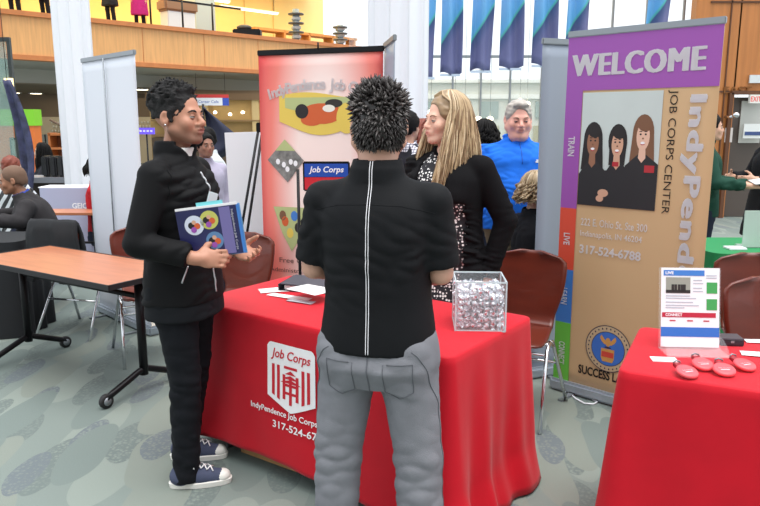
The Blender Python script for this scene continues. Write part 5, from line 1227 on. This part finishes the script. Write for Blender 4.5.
# zip line, pocket zip and placket on the jacket
def on_torso(s, P): return [s.T @ Vector(p) for p in P]
def bvh_of(o):
    from mathutils.bvhtree import BVHTree
    bm = bmesh.new(); bm.from_mesh(o.data); t = BVHTree.FromBMesh(bm); bm.free(); return t
def surf_line(s, o, P, r, name, m, n=24, off=.001, ray=(0, 1, 0)):
    """a seam laid on the surface of garment o through the points P"""
    tr = bvh_of(o); pts = []
    for i in range(len(P)-1):
        for k in range(n if i == len(P)-2 else n): 
            q = Vector(P[i]).lerp(Vector(P[i+1]), k/n); h = tr.ray_cast(q-Vector(ray)*.25, Vector(ray))
            if h[0] is not None: pts.append(h[0]+h[1]*off)
    q = MB(); q.tube(pts, r, 6); c = q.build(name, m, o); return c
ZIPM = mat('zip_silver', (200, 202, 206), .3, .6)
surf_line(MAN, jk, on_torso(MAN, [(-.018, -.24, 1.40), (-.012, -.24, 1.3), (-.01, -.24, 1.1), (-.01, -.24, .87)]), .0045, 'zip', ZIPM)
surf_line(MAN, jk, on_torso(MAN, [(-.25, -.10, 1.02), (-.25, -.08, .94)]), .0035, 'pocket_zip', ZIPM, 8, ray=(1, 0, 0))
surf_line(MAN, jk, on_torso(MAN, [(-.19, .12, 1.42), (-.20, .06, 1.33), (-.20, .0, 1.30)]), .0022, 'seam', JK, 10)
# short curly high-top hair
v = MAN.hair_cap(None, .003, low=.0, fz=.066, res=.006); v.M = MAN.HM
for sg in (-1, 1): v.cap((sg*.074, -.012, .03), (sg*.077, -.012, -.012), .013, .008, .01)
rnd = random.Random(4)
for i in range(620):
    th = math.acos(1-rnd.random()*.95); ph = rnd.uniform(-PI, PI)
    if abs(ph) < 1.0 and th > .80: continue
    if th > 1.25 and abs(ph) < 2.0: continue
    p = hair_sph(th, ph, (.082, .104, .092)); u = (p-Vector((0, .016, .038))).normalized(); h = .008+.009*max(0, 1-th)+.008*(abs(ph) > 2)+rnd.uniform(-.004, .007)
    if th > 1.1: h *= .6
    v.cap(p, p+u*h+Vector((rnd.uniform(-.008, .008), rnd.uniform(-.008, .008), rnd.uniform(-.004, .010))), .0105, .0050, .004)
v.M = Matrix.Identity(4); v.post = lambda D, X, Y, Z: D+.0035*hnoise((X, Y, Z), 55, 5); v.build('hair', mat('afro_black', (22, 20, 21), .85, noise=.35, nscale=80, bump=.5, bscale=220), MAN.root)
m = MB(); m.ell((0, 0, 0), (.0045, .0045, .0045)); o = m.build('ear_stud', CHROME, MAN.root); o.matrix_local = MAN.HM @ Matrix.Translation((-.090, .004, -.026))
# badge clipped at the chest
m = MB(); m.box((0, 0, 0), (.055, .006, .08), bev=.002); o = m.build('name_badge', mat('badge_clear', (210, 222, 226), .3), MAN.root); o.location = MAN.T @ Vector((-.06, -.175, 1.28)); o.rotation_euler = (.1, .3, -.3)
# folder
fc = at(211, 232, 2.80); t = thing('folder', 'dark blue presentation folder with round photos held by the man in the black jacket', 'folder', fc+Vector((.0, .0, 0)), -.06)
R = Matrix.Rotation(-.13, 3, 'Y')
def fbox(name, c, d, m_): q = MB(); q.box(R @ Vector(c), d, R); return q.build(name, m_, t)
fbox('back_cover', (0, .010, 0), (.265, .003, .205), mat('folder_light_blue', (110, 170, 222), .45)); fbox('paper_stack', (-.005, .004, .006), (.255, .007, .205), PAP); fbox('index_tab', (.01, .009, .112), (.11, .002, .022), mat('tab_aqua', (120, 206, 214), .45))
FB = mat('folder_navy', (36, 38, 84), .35, noise=.2, nscale=8); fbox('front_cover', (0, -.002, 0), (.262, .003, .198), FB); fbox('cover_band', (.070, -.0042, 0), (.045, .001, .19), mat('folder_violet', (112, 104, 158), .45)); fbox('cover_edge', (.126, -.0042, 0), (.012, .001, .197), mat('folder_edge', (64, 124, 200), .4))
q = MB()
for x, z, r_, mm in ((-.062, .035, .040, mat('disc_pale', (206, 212, 226), .5)), (.002, .05, .038, mat('disc_olive', (190, 190, 96), .5)), (.012, -.035, .036, mat('disc_steel', (90, 128, 170), .5))):
    q.use(mm); q.add([R @ Vector((x+r_*math.cos(a), -.0046, z+r_*math.sin(a))) for a in [2*PI*k/24 for k in range(24)]], [tuple(range(24))])
    for j, (dx, dz, c_, rr) in enumerate(((-.012, .0, HB, .014), (.012, -.004, ORG, .013), (.0, .012, SK2, .009), (-.004, -.018, PURP, .012))):
        q.use(c_); q.add([R @ Vector((x+dx+rr*math.cos(a), -.0050-.0002*j, z+dz+rr*math.sin(a))) for a in [2*PI*k/12 for k in range(12)]], [tuple(range(12))])
q.build('cover_photos', None, t)
q = MB(); q2 = MB(); put_text(q2, 'Indypendence Job Corps', (0, 0), .165, .012, bold=.01); q.add([R @ Vector((.100+v_.z, -.0048, -v_.x)) for v_ in [Vector(a) for a in q2.v]], q2.f); q.build('lettering', WPR, t)

# ---------------------------------------------------------------- person seen from behind
BK = Human('person with short spiky dark hair in black polo and grey jeans, back to the camera', (-.006, 2.23, 0), PI-.24, H=1.71, skin=(206, 158, 136), res=.0065, wide=1.07, deep=1.13, fat=1, neck=.060, hk=1.02, head=(.05, 0, .30),
    pose=dict(eL=(.222, .0, 1.13), eR=(-.205, -.01, 1.13), wL=(.12, -.20, 1.08), wR=(-.12, -.20, 1.08), kL=(.14, -.0, .49), kR=(-.14, .0, .49), aL=(.155, .02, .085), aR=(-.155, .02, .085), cL=.6, cR=.6, nL=(0, 0, 1), nR=(0, 0, 1)))
BK.face()
PL = cloth('black_polo', (17, 18, 21), .12, .7)
pl = BK.top('polo_shirt', PL, th=.016, hem=.90, sleeve='short', sl=.86, collar=.035, wr=.004, belly=.01, cr=.014, seed=21, flare=.004, shoulder=.004)
JG = cloth('grey_denim', (126, 127, 133), .35, .85); JG2 = mat('denim_stitch', (92, 94, 100), .8)
jn = BK.trousers('jeans', JG, wr=.003, hemr=.074, knee=.080, thigh=.100, waist=.98, seat=1.06, seed=6)
for dx in (-.004, .004): surf_line(BK, pl, on_torso(BK, [(dx, .1, 1.525), (dx, .2, 1.40), (dx, .22, 1.2), (dx, .22, 1.05), (dx, .22, .905)]), .0013, 'white_piping', WPR, ray=(0, -1, 0))
surf_line(BK, pl, on_torso(BK, [(-.20, .1, 1.36), (-.1, .2, 1.385), (0, .2, 1.39), (.1, .2, 1.385), (.20, .1, 1.36)]), .0012, 'yoke_seam', PL, 14, 0, ray=(0, -1, 0))
surf_line(BK, jn, [(0, .2, .90), (0, .2, .78), (0, .12, .72)], .0022, 'seat_seam', JG2, 12, ray=(0, -1, 0))
for sg in (-1, 1):
    surf_line(BK, jn, [(sg*.05, .2, .86), (sg*.05, .22, .76), (sg*.095, .22, .735), (sg*.14, .2, .76), (sg*.14, .18, .86), (sg*.05, .2, .86)], .0016, 'back_pocket', JG2, 8, ray=(0, -1, 0))
    surf_line(BK, jn, [(sg*.16, .12, .90), (sg*.22, .02, .70), (sg*.22, .0, .50), (sg*.22, .0, .20)], .0016, 'side_seam', JG2, 14, ray=(-sg, 0, 0))
BK.shoes(mat('dark_shoe', (40, 38, 38), .5))
SPK = mat('spiky_dark', (50, 44, 43), .4, noise=.3, nscale=50); SPG = mat('spiky_grey', (104, 98, 96), .4)
v = BK.hair_cap(None, .004, low=-.075, fz=.062); mb = MB(); mb.use(SPK); vol_into(mb, v.mesh('x', [])); rnd = random.Random(9)
for i in range(1100):
    th = math.acos(1-rnd.random()*1.72); ph = rnd.uniform(-PI, PI)
    if abs(ph) < 1.0 and th > .85: continue
    if th > 1.4 and abs(ph) < 1.8: continue
    p = hair_sph(th, ph, (.086, .106, .096)); u = (p-Vector((0, .016, .038))).normalized(); h = (.027-.008*max(0, min(1, (th-.8)/.8)))*rnd.uniform(.6, 1.25)
    zz = .45-1.15*max(0, min(1, (th-.7)/1.0)); u = (u+Vector((rnd.uniform(-.4, .4), rnd.uniform(-.4, .4), zz+rnd.uniform(-.2, .25)))).normalized()
    mb.use(SPG if rnd.random() < .16 else SPK); P = [BK.HM @ p, BK.HM @ (p+u*h*.6), BK.HM @ (p+u*h+Vector((rnd.uniform(-.006, .006), rnd.uniform(-.006, .006), 0)))]
    mb.tube(P, [.0055, .0036, .0006], 5)
for i in range(520):
    th = rnd.uniform(1.1, 2.6); ph = rnd.uniform(1.45, PI)*rnd.choice((-1, 1)); p = hair_sph(th, ph, (.076, .087, .074), (0, .03, -.01))
    if p.z < -.066: continue
    u = (hair_sph(th, ph, (1, 1, 1), (0, 0, 0))*.6+Vector((rnd.uniform(-.3, .3), .1, -.8))).normalized(); h = rnd.uniform(.012, .024); mb.use(SPG if rnd.random() < .12 else SPK); mb.tube([BK.HM @ p, BK.HM @ (p+u*h)], [.0048, .0008], 5)
mb.build('hair', None, BK.root)

# ---------------------------------------------------------------- blonde woman
WO = Human('woman with long blonde hair in a black cardigan and dotted dress behind the table', (.345, 3.56, 0), math.radians(-32), H=1.735, skin=(226, 178, 156), lip=(196, 110, 104), res=.0065, wide=1.05, deep=1.08, bust=.035, lips=.8, head=(.03, 0, -.62), hk=1.06, neck=.05,
    pose=dict(eL=(.285, .08, 1.12), wL=(.215, .03, .83), eR=(-.235, .04, 1.12), wR=(-.20, -.1, .88), cL=.5, cR=.5))
WO.face(iris=(96, 110, 120), brow=(120, 92, 66), bw=.0022)
def dots_mat():
    m = bpy.data.materials.new('dotted_fabric'); m.use_nodes = True; N = m.node_tree.nodes; L = m.node_tree.links; b = N['Principled BSDF']; b.inputs['Roughness'].default_value = .8
    tc = N.new('ShaderNodeTexCoord'); v = N.new('ShaderNodeTexVoronoi'); v.inputs['Scale'].default_value = 62; v.inputs['Randomness'].default_value = .55; L.new(tc.outputs['Object'], v.inputs['Vector'])
    r = N.new('ShaderNodeValToRGB'); r.color_ramp.interpolation = 'CONSTANT'; L.new(v.outputs['Distance'], r.inputs['Fac']); e = r.color_ramp.elements; e[0].color = lin((236, 232, 230))+(1,); e[1].position = .36; e[1].color = lin((30, 28, 34))+(1,)
    L.new(r.outputs['Color'], b.inputs['Base Color']); return m
DOT = dots_mat()
def cutd(v): v.box((0, -.20, 1.53), (.085, .17, .085), .01, 's', R=Matrix.Rotation(PI/4, 3, 'Y'))
WO.top('dotted_dress', DOT, th=.010, hem=.80, sleeve='none', collar=0, wr=.003, cut=cutd, seed=2)
WO.skirt('skirt', DOT, .48, .05)
CARD = cloth('black_knit', (14, 13, 16), .3, .9)
def cutc(v):
    v.box((-.025, -.22, 1.30), (.085, .17, .55), .02, 's'); v.box((.01, -.22, .96), (.13, .19, .26), .03, 's')
WO.top('cardigan', CARD, th=.026, hem=.80, collar=.0, wr=.007, cut=cutc, flare=.012, seed=5)
WO.shoes(mat('dark_flat', (30, 28, 30), .5))
BL1 = mat('hair_blonde', (184, 158, 122), .4, noise=.15, nscale=30); BL2 = mat('hair_honey', (146, 120, 90), .4, noise=.2, nscale=30); BL3 = mat('hair_pale', (212, 190, 156), .4); BL4 = mat('hair_root', (128, 98, 68), .45)
long_hair(WO, [BL2, BL1, BL3, BL1, BL4, BL1], 850, .45, .040, r=.0036, seed=3, front_gap=1.22, fwd=.08, low=-.02, wave=.006, fz=.074)

# ---------------------------------------------------------------- man in the blue polo
BM = Human('heavyset grey-haired man in a bright blue polo looking down beside the grey banner', (1.0, 5.18, 0), .05, H=1.75, skin=(236, 174, 156), lip=(196, 120, 110), res=.0068, wide=1.36, deep=1.5, fat=1, neck=.068, hk=1.12, head=(.14, 0, -.05), nose=1.15,
    pose=dict(eL=(.37, .03, 1.13), eR=(-.37, .03, 1.13), wL=(.36, -.05, .88), wR=(-.36, -.05, .88)))
BM.face(iris=(90, 110, 130), brow=(150, 120, 100), bw=.0028)
bp_ = BM.top('polo_shirt', cloth('royal_blue', (34, 112, 224), .08), th=.02, hem=.84, sleeve='short', sl=.9, collar=.022, wr=.006, belly=.05, cr=.012, open_=.035)
BM.trousers('trousers', cloth('khaki', (120, 106, 86), .1)); BM.shoes(mat('dark_shoe', (40, 38, 38), .5))
m = MB(); put_text(m, 'HopeLink', (0, 0), .085, .016, bold=.01) if 0 else m.box((0, 0, 0), (.07, .002, .010)).box((-.02, 0, .012), (.02, .002, .008)); o = m.build('chest_logo', WPR, BM.root)
tr = bvh_of(bp_); h = tr.ray_cast(Vector((.13, -1, 1.33*BM.k)), Vector((0, 1, 0))); o.location = h[0]+Vector((0, -.002, 0)); o.rotation_euler = (-.15, 0, .35)
v = BM.hair_cap(None, .006, low=-.03, fz=.068); v.M = BM.HM; v.ell((0, -.055, .105), (.05, .03, .02), .02); v.M = Matrix.Identity(4); hmesh(v, mat('hair_grey', (176, 168, 160), .6, noise=.2, nscale=60), BM)
surf_line(BM, bp_, on_torso(BM, [(0, -.4, 1.47), (0, -.4, 1.30)]), .003, 'placket', mat('deep_blue_edge', (22, 84, 180), .7), 10)

# ---------------------------------------------------------------- people between and behind
def simple(label, loc, yaw, top, bottom, hairm, H=1.68, kind='short', skin=(206, 160, 136), res=.011, sleeve='long', **kw):
    hl = kw.pop('hl', .28); tname = kw.pop('tname', 'jacket'); th = kw.pop('th', .022); hem = kw.pop('hem', .86); curl = kw.pop('curl', 0); fl = kw.pop('flare', 0)
    p = Human(label, loc, yaw, H=H, skin=skin, res=res, **kw); p.face()
    p.top(tname, top, th=th, hem=hem, sleeve=sleeve, collar=.025, wr=.006, flare=fl); p.trousers('trousers', bottom); p.shoes(mat('dark_shoe', (40, 38, 38), .5))
    if kind == 'short': v = p.hair_cap(None, .012, low=-.06, fz=.064, amp=.005); hmesh(v, hairm, p)
    elif kind == 'long': long_hair(p, [hairm], 90, hl, .03, r=.010, seed=5, curl=curl)
    elif kind == 'buzz': v = p.hair_cap(None, .002, low=-.05, fz=.07, amp=.001); hmesh(v, hairm, p)
    return p
CHK = cloth('check_shirt', (196, 196, 204), .1); BVEST = cloth('black_vest', (34, 34, 42), .1); DKC = cloth('charcoal_cloth', (40, 40, 46), .15); NVY = cloth('navy_trousers', (36, 40, 56), .15)
def check_mat():
    m = bpy.data.materials.new('fine_check'); m.use_nodes = True; N = m.node_tree.nodes; L = m.node_tree.links; b = N['Principled BSDF']
    tc = N.new('ShaderNodeTexCoord'); br = N.new('ShaderNodeTexBrick'); br.inputs['Scale'].default_value = 26; br.offset = 0; br.inputs['Brick Width'].default_value = .5; br.inputs['Row Height'].default_value = .5; br.inputs['Mortar Size'].default_value = .07
    br.inputs['Color1'].default_value = br.inputs['Color2'].default_value = lin((222, 222, 230))+(1,); br.inputs['Mortar'].default_value = lin((70, 72, 100))+(1,)
    mp = N.new('ShaderNodeMapping'); mp.inputs['Rotation'].default_value = (PI/2, 0, .0); L.new(tc.outputs['Object'], mp.inputs['Vector']); L.new(mp.outputs['Vector'], br.inputs['Vector']); L.new(br.outputs['Color'], b.inputs['Base Color']); return m
VM = simple('dark-haired man in a black vest over a fine check shirt, half hidden beside the column', (.21, 5.45, 0), math.radians(150), check_mat(), NVY, HAIRB, H=1.69, wide=1.1, tname='check_shirt')
VM.top('vest', BVEST, th=.03, hem=.86, sleeve='none', collar=0, wr=.003)
simple('red-haired person glimpsed between the check-shirted man and the blonde woman', (.37, 6.1, 0), math.radians(20), DKC, NVY, mat('hair_auburn', (120, 52, 34), .5, noise=.2, nscale=50), H=1.62, kind='long', hl=.2)
simple('woman with curly black hair standing by the windows, looking left', (.93, 6.3, 0), math.radians(-75), DKC, NVY, HAIRB, H=1.62, kind='long', hl=.2, curl=.018, skin=(140, 96, 76))
SEAT = dict(hip=(0, .02, .50))
def seated_pose(k=1.0): return dict(kL=(.11, -.42, .50), kR=(-.11, -.42, .50), aL=(.12, -.40, .085), aR=(-.12, -.40, .085), eL=(.24, -.12, .74), eR=(-.24, -.12, .74), wL=(.12, -.34, .70), wR=(-.12, -.34, .70))
CB = simple('person with curly blonde hair in black seated behind the grey banner edge', (1.045, 4.62, 0), math.radians(112), cloth('black_top', (24, 24, 28), .1), NVY, BL1, H=1.66, kind='none', pose=seated_pose(), **SEAT)
long_hair(CB, [BL1, BL2, BL3, BL2], 110, .13, .02, r=.008, seed=8, curl=.020, low=-.09, wave=.012, front_gap=.7)
def stool(x, y, rz, label):
    t = thing('stool', label, 'stool', (x, y, 0), rz, 'low stools under seated people'); m = MB(); m.lathe([(.16, .375), (.17, .385), (.17, .395), (.16, .405)]); m.build('seat', RED_PLY, t)
    for k in range(4): a = PI/4+k*PI/2; m = MB(); m.tube([(.11*math.cos(a), .11*math.sin(a), .38), (.16*math.cos(a), .16*math.sin(a), 0)], .01, 6); m.build('leg', CHROME, t)
SM = simple('bald man in a dark grey suit jacket seated at the left edge, leaning forward', (-2.92, 6.10, 0), math.radians(-66), cloth('grey_suit', (50, 48, 50), .15), NVY, mat('stubble_hair', (110, 84, 68), .8), H=1.78, kind='buzz', skin=(158, 110, 84), res=.009, wide=1.2, deep=1.15, lean=.42, head=(.18, 0, -.1), tname='suit_jacket', th=.03, hem=.87, flare=.02,
    hip=(0, .04, .47), pose=dict(kL=(.13, -.42, .54), kR=(-.13, -.42, .54), aL=(.13, -.40, .085), aR=(-.13, -.40, .085), eL=(.30, -.20, .80), eR=(-.27, -.22, .80), wL=(.14, -.46, .80), wR=(-.10, -.46, .82)))
SM.top('blue_shirt', cloth('blue_shirt_cloth', (48, 74, 168), .1), th=.016, hem=.95, sleeve='none', collar=.03, cr=.010, wr=0)
def stripes_mat():
    m = bpy.data.materials.new('bold_stripes'); m.use_nodes = True; N = m.node_tree.nodes; L = m.node_tree.links; b = N['Principled BSDF']
    tc = N.new('ShaderNodeTexCoord'); w_ = N.new('ShaderNodeTexWave'); w_.inputs['Scale'].default_value = 5; w_.inputs['Distortion'].default_value = 2; w_.inputs['Detail'].default_value = 0; w_.bands_direction = 'DIAGONAL'; L.new(tc.outputs['Object'], w_.inputs['Vector'])
    r = N.new('ShaderNodeValToRGB'); r.color_ramp.interpolation = 'CONSTANT'; L.new(w_.outputs['Fac'], r.inputs['Fac']); e = r.color_ramp.elements; e[0].color = lin((26, 26, 30))+(1,); e[1].position = .55; e[1].color = lin((206, 210, 214))+(1,)
    L.new(r.outputs['Color'], b.inputs['Base Color']); return m
simple('auburn-haired person in a black and white striped top seated behind the bald man', (at(10, 190, 7.5).x, 7.6, 0), math.radians(150), stripes_mat(), NVY, mat('hair_auburn', (120, 52, 34), .5), H=1.6, kind='short', pose=seated_pose(), lean=-.0, wide=1.2, tname='striped_top', **SEAT)
simple('person in a red top mostly hidden behind the blank white banner', (at(101, 190, 7.2).x, 7.2, 0), math.radians(95), cloth('red_top', (176, 34, 44), .1), NVY, HAIRB, H=1.62, kind='long', hl=.12, pose=seated_pose(), tname='red_top', **SEAT)
simple('woman with long black hair in black seated by the counter in the shop', (at(44, 180, 10.6).x, 10.6, 0), math.radians(-60), DKC, NVY, HAIRB, H=1.7, kind='long', hl=.45, pose=seated_pose(), res=.014, **SEAT)
simple('dark-haired woman in a pale grey top just left of the easel board', (at(222, 160, 6.5).x, 6.5, 0), math.radians(-60), cloth('pale_top', (206, 212, 214), .1), NVY, HAIRB, H=1.58, kind='short', skin=(170, 122, 98), lean=.25, head=(.1, 0, 0), tname='pale_top', pose=dict(eL=(.22, -.1, .98), eR=(-.22, -.1, .98), wL=(.1, -.32, .95), wR=(-.1, -.32, .95)))
simple('dark-haired person in a lilac-grey jacket right behind the chin of the man in black', (at(205, 160, 6.0).x, 6.0, 0), math.radians(40), cloth('lilac_jacket', (176, 170, 190), .1), NVY, HAIRB, H=1.52, kind='short', skin=(150, 104, 84), tname='lilac_jacket')
GJ = simple('person in a dark green jacket reaching out at the right edge of the tan banner', (at(709, 150, 5.9).x, 5.95, 0), math.radians(75), cloth('forest_green', (30, 66, 54), .1), NVY, HAIRB, H=1.68, kind='short', pose=dict(eR=(-.25, -.05, 1.12), wR=(-.20, -.30, 1.10), eL=(.24, -.05, 1.12), wL=(.14, -.30, 1.10), nR=(-.3, 0, 1), nL=(.3, 0, 1)))
BC = simple('person in a long black coat at the right edge, facing the green-jacketed person', (at(776, 150, 6.3).x, 6.3, 0), math.radians(-80), cloth('black_coat', (22, 22, 26), .2), NVY, HAIRB, H=1.66, kind='short', hem=.62, flare=.05, wide=1.15, deep=1.2, tname='coat', pose=dict(eL=(.25, -.05, 1.12), wL=(.15, -.30, 1.12), eR=(-.25, -.05, 1.12), wR=(-.15, -.30, 1.12)))
wl = GJ.root.matrix_basis @ (GJ.p['wR']+Vector((.02, -.11, .015))); m = MB(); m.grid(lambda u, v: ((u-.5)*.28, (v-.5)*.2, .004*math.sin(u*3)), 4, 4); o = m.build('clipboard_sheet', PAP); solidify(o, .004); o.location = wl+Vector((.06, 0, .03)); o.rotation_euler = (.1, -.12, -.2); tag(o, 'white sheet held between the green-jacketed and black-coated people', 'paper')
# upstairs visitors
for px, d, c_, lb, nm in ((46, .9, (40, 38, 42), 'visitor in dark clothes upstairs, left of the left column', 'dark_clothes_a'), (16, 1.0, (52, 60, 72), 'visitor in slate clothes upstairs at the top left corner', 'dark_clothes_b'), (111, .9, (34, 34, 38), 'visitor in black upstairs, just right of the left column', 'dark_clothes_c'), (140, 1.0, (172, 40, 112), 'visitor in a magenta coat upstairs', 'magenta_coat')):
    p = up(px, d); simple(lb, p, rnd.uniform(-.5, .5), cloth(nm, c_, .1), cloth('black_tights', (30, 28, 32), .1), HAIRB, H=1.7, res=.02, hem=.45 if nm == 'magenta_coat' else .6, flare=.06, wide=1.1, tname='coat')
